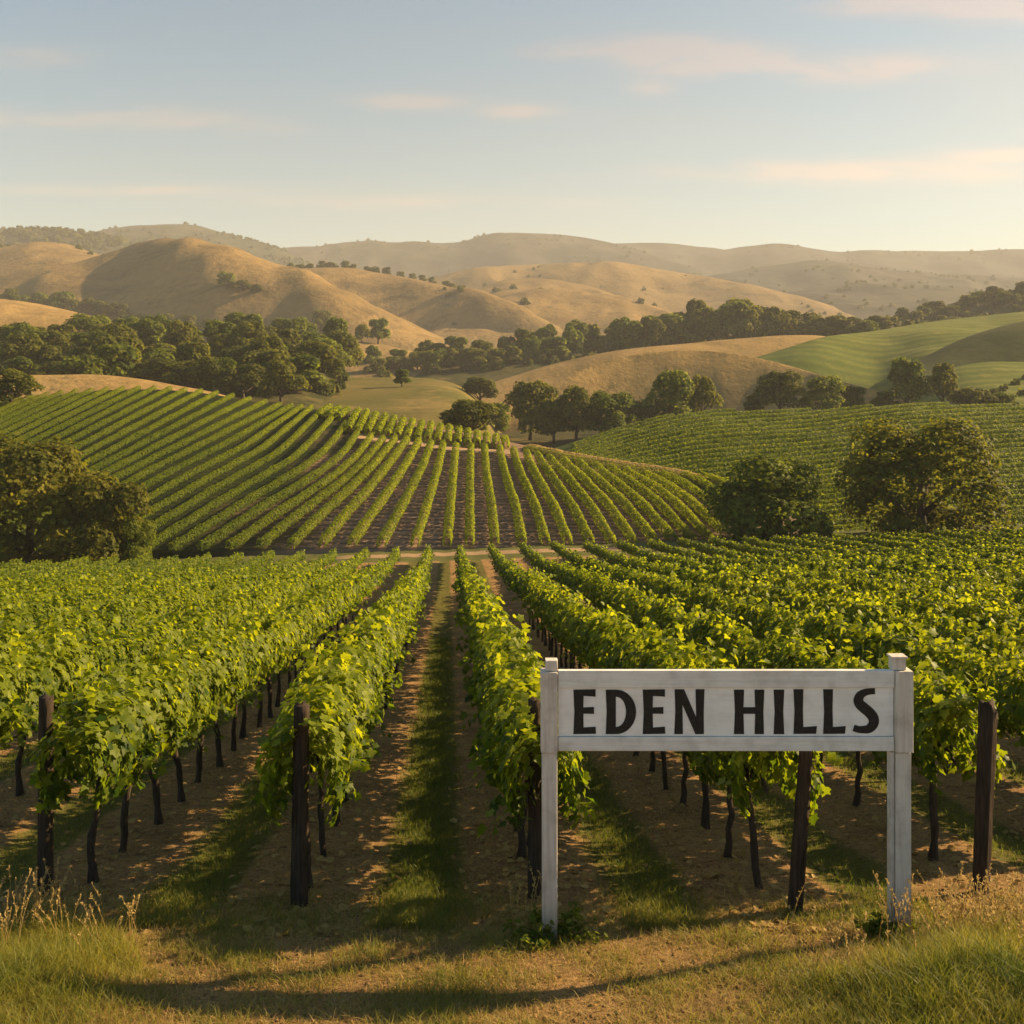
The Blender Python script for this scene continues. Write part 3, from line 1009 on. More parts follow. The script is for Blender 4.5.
part('cap', [(sx(893), sx(906.5), YS + .010, YS + .105, sz(670.6), sz(659.5)), (sx(891.6), sx(908), YS + .000, YS + .115, sz(659.1), sz(657))], M['paint_v'], rp, .004, .0010)
part('top_rail', [(sx(558.2), sx(894.8), YS + .004, YS + .060, sz(688.2), sz(671))], M['paint_h'], sign, .006, .0012)
part('bottom_rail', [(sx(558.2), sx(894.8), YS + .004, YS + .060, sz(751.4), sz(737.4))], M['paint_h'], sign, .006, .0012)
panel = part('panel', [(sx(558.4), sx(894.6), YS + .022, YS + .050, sz(737.0), sz(688.6))], M['paint_p'], sign, .003)


def lx(zx):
    return sx(520 + zx / 2.56)


def lz(zy):
    return sz(640 + zy / 2.56)


def letter_E(x0, x1):
    w = x1 - x0
    return [[(x0, 129), (x1, 128), (x1, 147), (x0 + .46 * w, 145), (x0 + .45 * w, 174.5), (x1 - 4, 173.5), (x1 - 4, 191), (x0 + .45 * w, 190.5),
             (x0 + .46 * w, 226), (x1, 224), (x1 + 1, 242), (x0, 243), (x0 + 2.5, 186)]]


def letter_L(x0, x1):
    return [[(x0, 128), (x0 + 25, 128), (x0 + 24, 180), (x0 + 25, 225), (x1, 222.5), (x1 - 2, 242), (x0, 242.5), (x0 + 2.5, 186)]]


def arc(cx, cy, rx, ry, a0, a1, n):
    return [(cx + rx * math.cos(R(a0 + (a1 - a0) * i / n)), cy + ry * math.sin(R(a0 + (a1 - a0) * i / n))) for i in range(n + 1)]


letters = [letter_E(137, 194)]
letters.append([[(220, 129), (245, 129)] + arc(247, 186, 51, 57, -90, 90, 20) + [(220, 243), (222.5, 186)],
                [(246, 147)] + arc(248, 186, 24, 38.5, -88, 88, 16) + [(246, 225)]])
letters.append(letter_E(315, 372))
letters.append([[(397, 128), (421, 128), (452, 199), (450.5, 128), (473.5, 128), (471.5, 186), (472, 243), (450, 243), (417, 168), (418, 243), (396, 243), (398.5, 186)]])
letters.append([[(549, 129), (575, 129), (573.5, 174), (603.5, 174), (602, 129), (627, 129), (624.5, 186), (626, 243), (602, 243), (603.5, 191), (573.5, 191), (575, 243), (549, 243), (551.5, 186)]])
letters.append([[(651, 129), (678, 129), (675.5, 186), (678, 243), (651, 243), (653.5, 186)]])
letters.append(letter_L(702, 762))
letters.append(letter_L(778, 836))
cl = np.array([(911, 133), (898, 133.5), (884, 136.5), (873, 144), (868.5, 155), (872, 166), (883, 176), (896, 187), (905.5, 199), (908, 212), (902, 224), (890, 231), (873, 231.5), (856, 227)], float)
wd = np.array([15, 16, 18, 22, 25, 26, 27, 27, 27, 26, 24, 21, 18, 17], float)
tt = np.linspace(0, 13, 60)
cs = np.stack([spline(range(14), cl[:, 0], tt), spline(range(14), cl[:, 1], tt)], 1)
ws = spline(range(14), wd, tt) / 2
dd = np.gradient(cs, axis=0)
dd /= np.linalg.norm(dd, axis=1, keepdims=True)
nn = np.stack([-dd[:, 1], dd[:, 0]], 1)
S_l, S_r = cs + nn * ws[:, None], cs - nn * ws[:, None]
letters.append('S')

yf = YS + .018
for lt in letters:
    bm = bmesh.new()
    if lt == 'S':
        a = [bm.verts.new((lx(p[0]), yf, lz(p[1]))) for p in S_l]
        b = [bm.verts.new((lx(p[0]), yf, lz(p[1]))) for p in S_r]
        for i in range(len(a) - 1):
            bm.faces.new((a[i], a[i + 1], b[i + 1], b[i]))
    else:
        es = []
        for loop in lt:
            vs = [bm.verts.new((lx(p[0]), yf, lz(p[1]))) for p in loop]
            es += [bm.edges.new((vs[i], vs[(i + 1) % len(vs)])) for i in range(len(vs))]
        bmesh.ops.triangle_fill(bm, edges=es, use_beauty=True, use_dissolve=False)
    bmesh.ops.recalc_face_normals(bm, faces=bm.faces[:])
    ext = bmesh.ops.extrude_face_region(bm, geom=bm.faces[:])
    for v in [g for g in ext['geom'] if isinstance(g, bmesh.types.BMVert)]:
        v.co.y += .0035
    bmesh.ops.recalc_face_normals(bm, faces=bm.faces[:])
    me = bpy.data.meshes.new('letter')
    bm.to_mesh(me)
    bm.free()
    me.materials.append(M['black'])
    link('letter', me, panel)

# ------------------------------------------------------------------ vine hedges on the middle hill
def hedge(name, pts, width, height, label, cat, group, seed, dens, leaf, mat, fn_z=None):
    r = np.random.default_rng(seed)
    pts = np.asarray(pts, float)
    seg = np.linalg.norm(np.diff(pts, axis=0), axis=1)
    cum = np.concatenate([[0], np.cumsum(seg)])
    total = cum[-1]
    n = max(8, int(total * dens))
    s = r.uniform(0, total, n)
    c = np.stack([np.interp(s, cum, pts[:, i]) for i in range(3)], 1)
    dirv = np.stack([np.interp(np.minimum(s + .6, total), cum, pts[:, i]) - np.interp(np.maximum(s - .6, 0), cum, pts[:, i]) for i in range(3)], 1)
    dirv[:, 2] = 0
    dirv /= np.maximum(np.linalg.norm(dirv, axis=1, keepdims=True), 1e-6)
    side = np.stack([dirv[:, 1], -dirv[:, 0], np.zeros(n)], 1)
    a = r.uniform(-np.pi * .22, np.pi * 1.22, n)
    bulge = 1 + .06 * np.sin(s * .7 + seed) + .04 * np.sin(s * 2.1 + seed * 2) + .04 * r.normal(size=n)
    rad = r.uniform(.70, 1.0, n) * bulge
    up = np.array([0, 0, 1.0])
    pos = c + side * (np.cos(a) * width / 2 * rad)[:, None] + up * (height * .52 + np.sin(a) * height * .48 * rad)[:, None]
    nr = side * np.cos(a)[:, None] + up * (np.sin(a) + .25)[:, None] + .45 * rand_dir(n, r)
    tp = dirv * r.normal(size=(n, 1)) * .7 - up * .8 + side * np.cos(a)[:, None] * .4
    V, Fc = scatter(LEAF_LOW, LEAF_LOW_F, pos, nr, tp, leaf * r.uniform(.7, 1.3, n))
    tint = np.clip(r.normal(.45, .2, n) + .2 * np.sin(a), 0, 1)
    org = pts[0]
    o = link(name, mesh_from(name, V - org, Fc, mat, np.repeat(tint, len(LEAF_LOW_F))))
    o.location = org
    return tag(o, label, cat, group)


def project_line(hill, poly, n=26, lift=0.0):
    poly = np.asarray(poly, float)
    d = np.concatenate([[0], np.cumsum(np.linalg.norm(np.diff(poly, axis=0), axis=1))])
    q = np.linspace(0, d[-1], n)
    return np.array([hill.project(spline(d, poly[:, 0], a), spline(d, poly[:, 1], a)) for a in q])


# key rows seen on the hill: row index -> its course from the foot to the crest
KR = {
    -36: [(-420, 560), (-170, 470), (-20, 404)], -30: [(-292, 557), (-80, 462), (62, 395)], -24: [(-177, 556), (30, 455), (155, 390.5)],
    -20: [(-87, 556), (90, 465), (217, 395.5)], -16: [(3, 556), (140, 480), (280, 407)], -12: [(115, 555), (200, 502), (280, 455), (322, 413)],
    -8: [(228, 554), (276, 520), (336, 480), (360, 457), (371, 440)], -5: [(322, 551), (342, 525), (367, 497), (392.4, 465), (404, 448), (407, 444)],
    -3: [(381, 550), (392.4, 530), (407.6, 502), (422.9, 471), (430, 451), (431, 447.5)], -1: [(447, 549.5), (449.6, 522), (453, 481.6), (455.5, 455), (456, 450.5)],
    0: [(469.8, 549), (469.8, 515), (470, 480), (470.7, 456), (471, 451.5)], 1: [(495, 549), (491.4, 510), (486, 476), (484.7, 456), (484.5, 452)],
    2: [(522, 549), (515.5, 512), (505, 479), (500, 457), (499.5, 452.5)], 4: [(568, 549), (556, 517), (538, 484), (528, 464), (526.5, 458)],
    6: [(612, 549), (592, 514), (566, 481), (553, 468), (549, 463)], 9: [(675, 548), (642, 509), (614, 486), (601, 476), (595, 470)],
    12: [(725, 540), (690, 505), (660, 485), (643, 478)], 15: [(750, 510), (719, 487), (700, 480)], 17: [(775, 508), (745, 496), (720, 487)]}


def resample(poly, n):
    poly = np.asarray(poly, float)
    d = np.concatenate([[0], np.cumsum(np.linalg.norm(np.diff(poly, axis=0), axis=1))])
    q = np.linspace(0, d[-1], n)
    return np.stack([np.interp(q, d, poly[:, 0]), np.interp(q, d, poly[:, 1])], 1)


ks = sorted(KR)
KP = np.array([resample(KR[k], 9) for k in ks])
for k in range(-36, 18):
    poly = np.array([[spline(ks, KP[:, j, 0], k), spline(ks, KP[:, j, 1], k)] for j in range(9)])
    if poly[:, 0].max() < -70:
        continue
    P = project_line(L, poly)
    if k == 0:
        lab = 'straight central vine row climbing the middle hill past bare soil'
    else:
        lab = 'vine row climbing the middle hill, %s %s of its straight central row' % (ordinal(abs(k)), 'right' if k > 0 else 'left')
    sl_ = float(sstep(-3, -14, k)) if k < 0 else float(sstep(5, 14, k)) * .5
    hedge('vine_hedge', P,  .80 - .20 * sl_, 1.20 - .36 * sl_, lab, 'vine row', 'vine rows on the middle hill', 500 + k, 180, .130 - .02 * sl_, M['hedge'])

# the short rows past the break in the slope, up to its brow
brow = [(318, 409.5), (350, 412.5), (400, 422.5), (450, 431), (490, 439.5), (512, 444)]
brk = [(318, 424), (354, 436), (382, 440), (433, 446.8), (458, 450.2), (512, 452.5)]
bx = np.arange(330, 512, 9.2)
for i, x in enumerate(bx):
    yt, yb = np.interp(x, *zip(*brow)) + 1.0, np.interp(x, *zip(*brk)) - 2.0
    if x < 352:
        yb = yt + 8
    lean = np.interp(x, [330, 400, 460, 512], [12, 7, 1, -2])
    P = project_line(L, [(x - lean, yb), (x, yt)], 8)
    hedge('vine_hedge', P, .85, 1.25, 'short vine row on the brow of the middle hill, %s along from the wood' % ordinal(i + 1), 'vine row', 'short vine rows on the brow of the middle hill', 640 + i, 70, .22, M['hedge'])
P = project_line(L, [(352, 436), (382, 440.2), (433, 447), (458, 450.5), (512, 453)], 40)
V = np.concatenate([P + np.array([0, -1.1, .04]), P + np.array([0, 1.1, .30])])
V[:40, 2] = [L.project(512 + F * p[0] / p[1], PY0 - F * (p[2] - .20) / p[1])[2] + .06 for p in P]
f = np.array([(i, i + 1, 41 + i, 40 + i) for i in range(39)])
tm_, hh_, out_ = new_mat('pale_dirt')
_n = hh_.noise(hh_.n('ShaderNodeNewGeometry').outputs['Position'], 1.4, 5, .6)
_p = principled(hh_, hh_.mix(_n, (.22, .15, .085), (.40, .28, .17)), .95, .05)
hh_.t.links.new(_p.outputs[0], out_.inputs[0])
tag(link('dirt_path', mesh_from('dirt_path', V, f, tm_)), kind='structure')

# tall dry grass left standing between the row ends and the crest
for off in (2.0, 4.5, 7.0):
    bl = [(px_, spline(L.c[:, 0], L.c[:, 1], px_) + off * (1 if px_ > 560 else .6)) for px_ in np.linspace(528, 722, 24)]
    o = hedge('brow_grass', project_line(L, bl, 40), 1.9, .55, None, None, None, 660 + int(off), 110, .20, M['drygrass'] if off < 4 else M['grass'])
    tag(o, 'strip of tall dry grass along the crest of the middle hill', 'grass', kind='stuff')

# rows along the far green vineyard slope
nK = 33
for i in range(nK):
    f = -.19 + 1.14 * (i + .6) / nK
    xs_k = np.linspace(560, 1110, 45)
    g_ = f + .20 * (900 - xs_k) / 400
    cr = spline(K.c[:, 0], K.c[:, 1], xs_k)
    pyk = cr + (556 - cr) * np.clip(g_, 0, 1) ** 1.12
    ok = (g_ > .012) & (g_ < .93) & (xs_k > 562 + 120 * max(f, 0))
    if ok.sum() < 4:
        continue
    P = np.array([K.project(a, b) for a, b in zip(xs_k[ok], pyk[ok])])
    lab = 'low green vine row across the far green slope, %s row down from its crest' % ordinal(i + 1)
    hedge('vine_hedge', P, .95, .95, lab, 'vine row', 'vine rows across the far green slope', 700 + i, 60, .22, M['hedge'])


# ------------------------------------------------------------------ trees
def tree_proto(seed, nleaf, leaf, lobes=18, low=.10, wide=1.0, mat='tree'):
    """unit tree: width 1, height 1, trunk base at the origin"""
    r = np.random.default_rng(seed)
    C, Rd = [], []
    for k in range(lobes):
        a = r.uniform(0, 2 * np.pi)
        zz = r.uniform(low + .13, .84) if k > 3 else r.uniform(.74, .88)
        prof = math.sqrt(max(0.02, 1 - ((zz - .42) / .50) ** 2))
        d = r.uniform(.35, 1.0) ** .6 * .36 * prof * r.uniform(.85, 1.2)
        C.append((d * math.cos(a), d * math.sin(a), zz))
        Rd.append(r.uniform(.08, .21))
    C.append((0.02, 0, .5))
    Rd.append(.26)
    C, Rd = np.array(C), np.array(Rd)
    w = Rd ** 2 / (Rd ** 2).sum()
    idx = r.choice(len(C), nleaf, p=w)
    d = rand_dir(nleaf, r)
    d[:, 2] = np.where(d[:, 2] < -.4, -d[:, 2], d[:, 2])
    d /= np.linalg.norm(d, axis=1, keepdims=True)
    # small tufts on each lobe
    tuft = .22 * np.sin(d[:, 0] * 9 + idx) * np.sin(d[:, 1] * 8 + idx * 2) * np.sin(d[:, 2] * 9 + idx * 3)
    rad = Rd[idx] * (r.uniform(.80, 1.05, nleaf) + tuft)
    pos = C[idx] + d * rad[:, None]
    # drop leaves buried deep inside other lobes
    dist = np.linalg.norm(pos[:, None, :] - C[None], axis=2) / Rd[None]
    keep = (dist.min(1) > .62) & (pos[:, 2] > .03)
    pos, d, idx = pos[keep], d[keep], idx[keep]
    n = len(pos)
    nr = d + .55 * rand_dir(n, r) + np.array([0, 0, .2])
    tp = rand_dir(n, r) - np.array([0, 0, .4])
    V, Fc = scatter(LEAF_LOW, LEAF_LOW_F, pos, nr, tp, leaf * r.uniform(.7, 1.35, n))
    tone = r.normal(0, .16, len(C))
    tint = np.clip(r.normal(.40, .20, n) + tone[idx], 0, 1)
    cm = mesh_from('crown', V, Fc, M[mat], np.repeat(tint, len(LEAF_LOW_F)))
    # trunk and limbs
    tb = [tube([(0, 0, -.06), (.006, 0, .06), (-.004, .008, .2), (.012, 0, .42), (0, .01, .66)], [.046, .036, .028, .018, .008], 9)]
    for k in range(5):
        a = k * 1.256 + r.uniform(-.3, .3)
        zz = r.uniform(.14, .34)
        e = r.uniform(.20, .32)
        tb.append(tube([(0, 0, zz), (e * .4 * math.cos(a), e * .4 * math.sin(a), zz + .10), (e * math.cos(a), e * math.sin(a), zz + .27)], [.020, .013, .005], 6))
    tv_, tf_ = join_tubes(tb)
    tm = mesh_from('trunk', tv_, tf_, M['treebark'], smooth=True)
    return cm, tm


FARP = [tree_proto(20 + k, 2300, .062, 15 + k, mat='treegreen' if k % 3 == 1 else 'tree') for k in range(8)]
MIDP = [tree_proto(40 + k, 5200, .038, 20 + k, mat='treegreen' if k % 3 == 1 else 'tree') for k in range(6)]
NEARP = [tree_proto(64, 15000, .024, 30, low=-.10, mat='treegold'), tree_proto(68, 15000, .025, 34, low=-.12, mat='treegreen'), tree_proto(62, 17000, .021, 42, low=-.10), tree_proto(63, 12000, .028, 24, low=-.10, mat='treegold')]


def plant_tree(proto, P, w, hgt, label, group, name='tree', cat='tree', rz=0.0):
    o = empty(name, P, rz)
    o.scale = (w, w, hgt)
    tag(o, label, cat, group)
    link('crown', proto[0], o)
    link('trunk', proto[1], o)
    return o


def tree_px(hill, px, base, w, top, proto, label, group, rz, **kw):
    """tree standing on a hill where its foot is seen, as wide and tall as it looks"""
    P = hill.project(px, base)
    m = P[1] / F
    hgt = (PY0 - top) * m - P[2]
    return plant_tree(proto, (P[0], P[1], P[2] - .02 * hgt), w * m * 1.03, max(hgt * 1.05, w * m * .45), label, group, rz=rz, **kw)


# the big trees at the edge of the near vineyard
for (px, Y, top, w, pr, lab, rz, dz) in [
        (28, 81, 441, 152, 0, 'broad olive brown tree at the vineyard corner, tallest of that clump', .4, 0),
        (104, 79, 476, 92, 3, 'lower rounded bushy tree on the sunny flank of the corner clump', 2.0, 0),
        (138, 78, 522, 42, 1, 'small dense shrub at the outer foot of the corner clump', 1.0, 0),
        (774, 84, 461, 126, 1, 'rounded green oak, lower of the pair behind the near vineyard crest', .8, 0),
        (922, 86, 419, 156, 2, 'largest broad domed oak standing behind the near vineyard crest', 2.4, 0)]:
    x = (px - 512) / F * Y
    z = float(ground_z(x, Y)) - 1.7
    m = Y / F
    plant_tree(NEARP[pr], (x, Y, z), w * m * 1.12, (PY0 - top) * m - z, lab, 'large trees at the edge of the near vineyard', rz=rz)

mid_list = [
    (G, 467, 440, 68, 401, 'low wide round bush at the foot of the meadow, nearest the hedge rows'),
    (HB, 496, 437, 40, 405, 'small dark tree between the low round bush and the taller oak'),
    (HB, 531, 440, 62, 383, 'tall rounded dark oak in the hollow beside the vineyard crest'),
    (HB, 576, 442, 46, 389, 'narrow upright tree in the middle of the hollow tree line'),
    (HB, 609, 440, 58, 393, 'lighter olive tree in the hollow next to the twin crowned oak'),
    (HB, 554, 443, 44, 402, 'short dark tree tucked between two taller ones in the hollow'),
    (HB, 640, 432, 40, 402, 'short olive shrub at the green slope end of the hollow'),
    (HB, 672, 428, 60, 374, 'twin crowned dark oak, its wide half, above the green slope'),
    (HB, 702, 424, 34, 377, 'twin crowned dark oak, its narrow half, above the green slope'),
    (HB, 780, 415, 50, 373, 'round dark oak under the golden knoll, first of the pair'),
    (HB, 824, 415, 50, 377, 'paler round oak under the golden knoll, second of the pair'),
    (HB, 852, 413, 34, 388, 'small shrub beside the oak pair under the golden knoll'),
    (HB, 755, 414, 26, 394, 'tiny bush at the shaded end of the oak pair'),
    (HB, 907, 410, 46, 361, 'tall dark oak below the striped green field, wider of two'),
    (HB, 943, 409, 36, 364, 'slimmer dark oak below the striped green field beside the wide one'),
    (HB, 975, 410, 40, 389, 'low olive shrub trailing off from the dark oaks'),
    (HB, 1003, 409, 34, 393, 'lowest shrub at the far end of the dark oaks'),
    (HB, 884, 411, 30, 392, 'small bush just before the wide dark oak'),
    (G, 480, 404, 42, 378, 'hazy rounded shrub at the edge of the meadow'),
    (G, 402, 387, 21, 370, 'small lone tree standing on the meadow edge'),
    (B2, 321, 331, 25, 311, 'lone round oak on the golden spur'),
    (B2, 285, 331, 20, 319, 'low lone bush on the golden spur beside the round oak'),
    (B2, 226, 288, 24, 273, 'dark oak at the head of the bush line on the golden hillside'),
    (B2, 243, 291, 22, 280, 'second bush of the line on the golden hillside'),
    (B2, 257, 292, 14, 284, 'last small bush of the line on the golden hillside'),
    (B4, 378, 344, 26, 320, 'dark round oak at the tip of the golden spur'),
    (B4, 362, 343, 18, 325, 'small bush beside the oak at the tip of the golden spur'),
    (L, 12, 407, 60, 371, 'dense round oak at the top corner of the hill vineyard'),
]
for i, (hl, px, b, w, top, lab) in enumerate(mid_list):
    tree_px(hl, px, b, w, top, (MIDP if w > 30 else FARP)[i % 6], lab, 'trees standing about the valley', i * 1.7)

# the wood in the valley behind the hill vineyard, tree by tree
r = np.random.default_rng(77)
wood = []
rows = [(0, 390, 398, 310, 50, 36, 9), (0, 378, 386, 330, 48, 36, 9), (0, 364, 374, 340, 46, 34, 10), (130, 350, 362, 345, 40, 30, 9), (0, 350, 360, 140, 40, 28, 6), (240, 368, 384, 350, 44, 34, 5)]
for (xa, ya, yb, xb, w, hh2, n) in rows:
    for i in range(n):
        px = xa + (xb - xa) * (i + .5) / n + r.uniform(-8, 8)
        wood.append((px, r.uniform(ya, yb), w * r.uniform(.8, 1.35), hh2 * r.uniform(.8, 1.3)))
wood += [(281, 404, 48, 42), (243, 399, 54, 34), (206, 396, 46, 38), (262, 392, 60, 40)]
wood.sort()
SHADE = ['dark oak', 'olive oak', 'round topped oak', 'bushy oak', 'broad oak']
for i, (px, b, w, hh2) in enumerate(wood):
    tree_px(E1, px, b, w, b - hh2, (MIDP if i % 2 else FARP)[int(r.integers(6))], '%s in the wood behind the hill vineyard, %s from its dark end' % (SHADE[i % 5], ordinal(i + 1)),
            'trees of the wood behind the hill vineyard', r.uniform(0, 6))

# the tree line along the slope under the golden hill
sl = []
for i in range(26):
    f = (i + .5) / 26
    px = -12 + 268 * f + r.uniform(-5, 5)
    b = np.interp(px, [0, 60, 150, 260], [306, 314, 334, 350]) - r.uniform(-3, 9)
    sl.append((px, b, r.uniform(17, 28), r.uniform(13, 21)))
sl.sort()
for i, (px, b, w, hh2) in enumerate(sl):
    tree_px(B2 if px < 330 else B4, px, b, w, b - hh2, FARP[int(r.integers(8))], '%s on the shaded slope under the golden hill, %s in line' % (SHADE[i % 5], ordinal(i + 1)),
            'trees on the shaded slope under the golden hill', r.uniform(0, 6))

# the band of trees across the valley
band = []
for (n, dy, w, hh2) in ((26, 9, 34, 28), (24, 2, 31, 27)):
    for i in range(n):
        px = 366 + (882 - 366) * (i + .5) / n + r.uniform(-6, 6)
        b = np.interp(px, [366, 420, 480, 540, 600, 680, 760, 830, 890], [374, 368, 365, 357, 352, 344, 338, 335, 331]) + (dy - 5)
        tall = np.interp(px, [366, 470, 600, 700, 760, 800, 830, 880], [.8, .75, .9, 1.2, 1.25, .9, .65, .4])
        band.append((px, b, w * r.uniform(.75, 1.25) * (.6 + .4 * tall), hh2 * tall * r.uniform(.75, 1.25)))
band.sort()
for i, (px, b, w, hh2) in enumerate(band):
    tree_px(E2, px, b, w, b - hh2, FARP[int(r.integers(8))], '%s in the tree band across the valley, %s from the meadow' % (SHADE[i % 5], ordinal(i + 1)),
            'trees of the band across the valley', r.uniform(0, 6))

# bushes along the far golden ridge
rb = []
for i in range(17):
    px = 285 + 185 * (i + r.uniform(.2, .8)) / 17
    b = np.interp(px, [250, 300, 340, 380, 430, 480], [268, 269, 268.5, 274, 283, 297]) + 1
    rb.append((px, b, r.uniform(8, 15), r.uniform(3.5, 7)))
for i, (px, b, w, hh2) in enumerate(rb):
    Xc, Yc, Zc = [float(a) for a in B3.at(np.array([px]), np.array([1.03]))]
    m = Yc / F
    plant_tree(FARP[int(r.integers(8))], (Xc, Yc, Zc - .5), w * m, (hh2 + 2.5) * m, 'tiny dark tree behind the golden ridge line, %s down the ridge' % ordinal(i + 1), 'trees behind the golden ridge line', rz=r.uniform(0, 6))

# the wooded shoulder at the end of the green field
sh = []
for i in range(24):
    px = 872 + 165 * (i + r.uniform(.2, .8)) / 24
    c = np.interp(px, [860, 930, 970, 1024, 1060], [332, 310, 299, 288, 282])
    sh.append((px, c + r.uniform(2, 15), r.uniform(13, 22), r.uniform(9, 14)))
for i, (px, b, w, hh2) in enumerate(sh):
    tree_px(J, px, b, w, b - hh2, FARP[int(r.integers(8))], '%s on the wooded shoulder above the green field, %s upslope' % (SHADE[i % 5], ordinal(i + 1)),
            'trees on the wooded shoulder above the green field', r.uniform(0, 6))


# far-off scrub and woods on the distant hills: one mass
def scrub():
    r = np.random.default_rng(321)
    V, Fc, Tn, n = [], [], [], 0
    for (hl, count, xa, xb, ta, tb_, size, thr) in [(A0, 700, -150, 230, .45, 1.0, 11, -.5), (A1, 700, -150, 360, .2, .93, 10, .0), (A2, 650, 230, 800, .2, .93, 9, .08), (A4, 450, 650, 1200, .2, .93, 10, .08),
                                               (A5, 300, 690, 1200, .2, .95, 9, .08), (A6, 260, 760, 1200, .2, .95, 8, .05), (C1, 150, 480, 880, .2, .9, 6, .2), (C3, 90, 470, 680, .2, .9, 8, .2), (C2, 50, 470, 640, .2, .9, 8, .2),
                                               (B1, 40, -100, 120, .3, .95, 7, .2), (B3, 60, 220, 560, .1, .8, 6, .3), (J, 420, 850, 1200, .2, .97, 7, -.5), (FH, 12, 0, 60, .1, .5, 1.5, .2), (E2, 300, 380, 930, .3, .98, 6, -.5), (E1, 200, -100, 340, .1, .98, 5, -.5),
                                               (H2, 60, 560, 860, .02, .35, 2.6, -.1), (I1, 26, 900, 1200, .02, .15, 3.0, .0)]:
        px = r.uniform(xa, xb, count)
        t = r.uniform(ta, tb_, count)
        X, Y, Z = hl.at(px, t)
        ok = fbm(X / (size * 14) + 3.1, Y / (size * 14), 2) > thr
        for x, y, z in zip(X[ok], Y[ok], Z[ok]):
            sz = size * r.uniform(.5, 1.25)
            m = 42
            d = rand_dir(m, r)
            d[:, 2] = np.abs(d[:, 2])
            pos = np.array([x, y, z]) + d * np.array([.5, .5, .62]) * sz * r.uniform(.7, 1.0, (m, 1))
            v, f = scatter(LEAF_LOW, LEAF_LOW_F, pos, d + .4 * rand_dir(m, r), rand_dir(m, r), sz * r.uniform(.22, .4, m))
            V.append(v)
            Fc.append(f + n)
            n += len(v)
            Tn.append(np.repeat(np.clip(r.normal(.3, .15, m) + r.normal() * .1, 0, 1), 2))
    o = link('far_scrub', mesh_from('far_scrub', np.concatenate(V), np.concatenate(Fc), M['tree'], np.concatenate(Tn)))
    tag(o, 'dark scrub and far woods spread over the distant hills', 'scrub', kind='stuff')


scrub()

# ------------------------------------------------------------------ grass
def blades(name, X, Y, hgt, lean, width, tint, mat, r, kind_label, seg=3, flat=0.0):
    n = len(X)
    z = ground_z(X, Y)
    az = r.uniform(0, 2 * np.pi, n)
    fac = r.uniform(0, 2 * np.pi, n)
    d = np.stack([np.cos(az), np.sin(az), np.zeros(n)], 1)
    s = np.stack([np.cos(fac), np.sin(fac), np.zeros(n)], 1)
    V = np.zeros((n, seg * 2 + 1, 3))
    for k in range(seg + 1):
        t = k / seg
        c = np.stack([X, Y, z], 1) + d * (lean * t ** 1.7 * hgt)[:, None]
        c[:, 2] += hgt * (t - flat * .0) * (1 - .35 * np.minimum(lean, 1.6) * t) - .01
        w = (width * (1 - t * .75) / 2)[:, None]
        if k < seg:
            V[:, 2 * k] = c - s * w
            V[:, 2 * k + 1] = c + s * w
        else:
            V[:, 2 * k] = c
    q = np.array([(2 * k, 2 * k + 1, 2 * k + 3, 2 * k + 2) for k in range(seg - 1)])
    t3 = np.array([(2 * seg - 2, 2 * seg - 1, 2 * seg)])
    off = (np.arange(n) * (2 * seg + 1))[:, None, None]
    Q = (q[None] + off).reshape(-1, 4)
    T = (t3[None] + off).reshape(-1, 3)
    tn = np.concatenate([np.repeat(tint, seg - 1), tint])
    o = link(name, mesh_from(name, V.reshape(-1, 3), [Q, T], mat, tn))
    return tag(o, kind_label[0], kind_label[1], kind='stuff')


r = np.random.default_rng(5)
# green strips along the aisles
X, Y, Hh, Ti = [], [], [], []
for a in range(-6, 8):
    n = int(26000 if a == 0 else 15000 if abs(a) == 1 else 7000)
    y = 8.7 + (34 - 8.7) * r.uniform(0, 1, n) ** 2.0
    wob = .12 * np.sin(y * 1.3 + a) + .10 * fbm(y * .7, y * 0 + a * 3.3, 2)
    o = r.normal(0, .21, n) + wob * .4
    x = AX0 + AM * y + a * ROW_S + o
    px = 512 + F * x / y
    ok = (px > -40) & (px < 1064) & (np.abs(o) < .50) & (r.uniform(size=n) < .35 + .65 * sstep(8.8, 9.3, y))
    x, y, o = x[ok], y[ok], o[ok]
    X.append(x)
    Y.append(y)
    edge = sstep(9.9, 8.8, y)
    Hh.append(r.uniform(.05, .13, len(x)) * (1 + .5 * edge))
    Ti.append(np.clip(r.normal(.33, .15, len(x)) + .28 * edge + .25 * (np.abs(o) > .4), 0, 1))
X, Y, Hh, Ti = map(np.concatenate, (X, Y, Hh, Ti))
blades('aisle_grass', X, Y, Hh, r.uniform(.2, .9, len(X)), .0075 + .004 * (Y > 14), Ti, M['grass'], r, ('short green grass growing down the middle of the vine aisles', 'grass'))

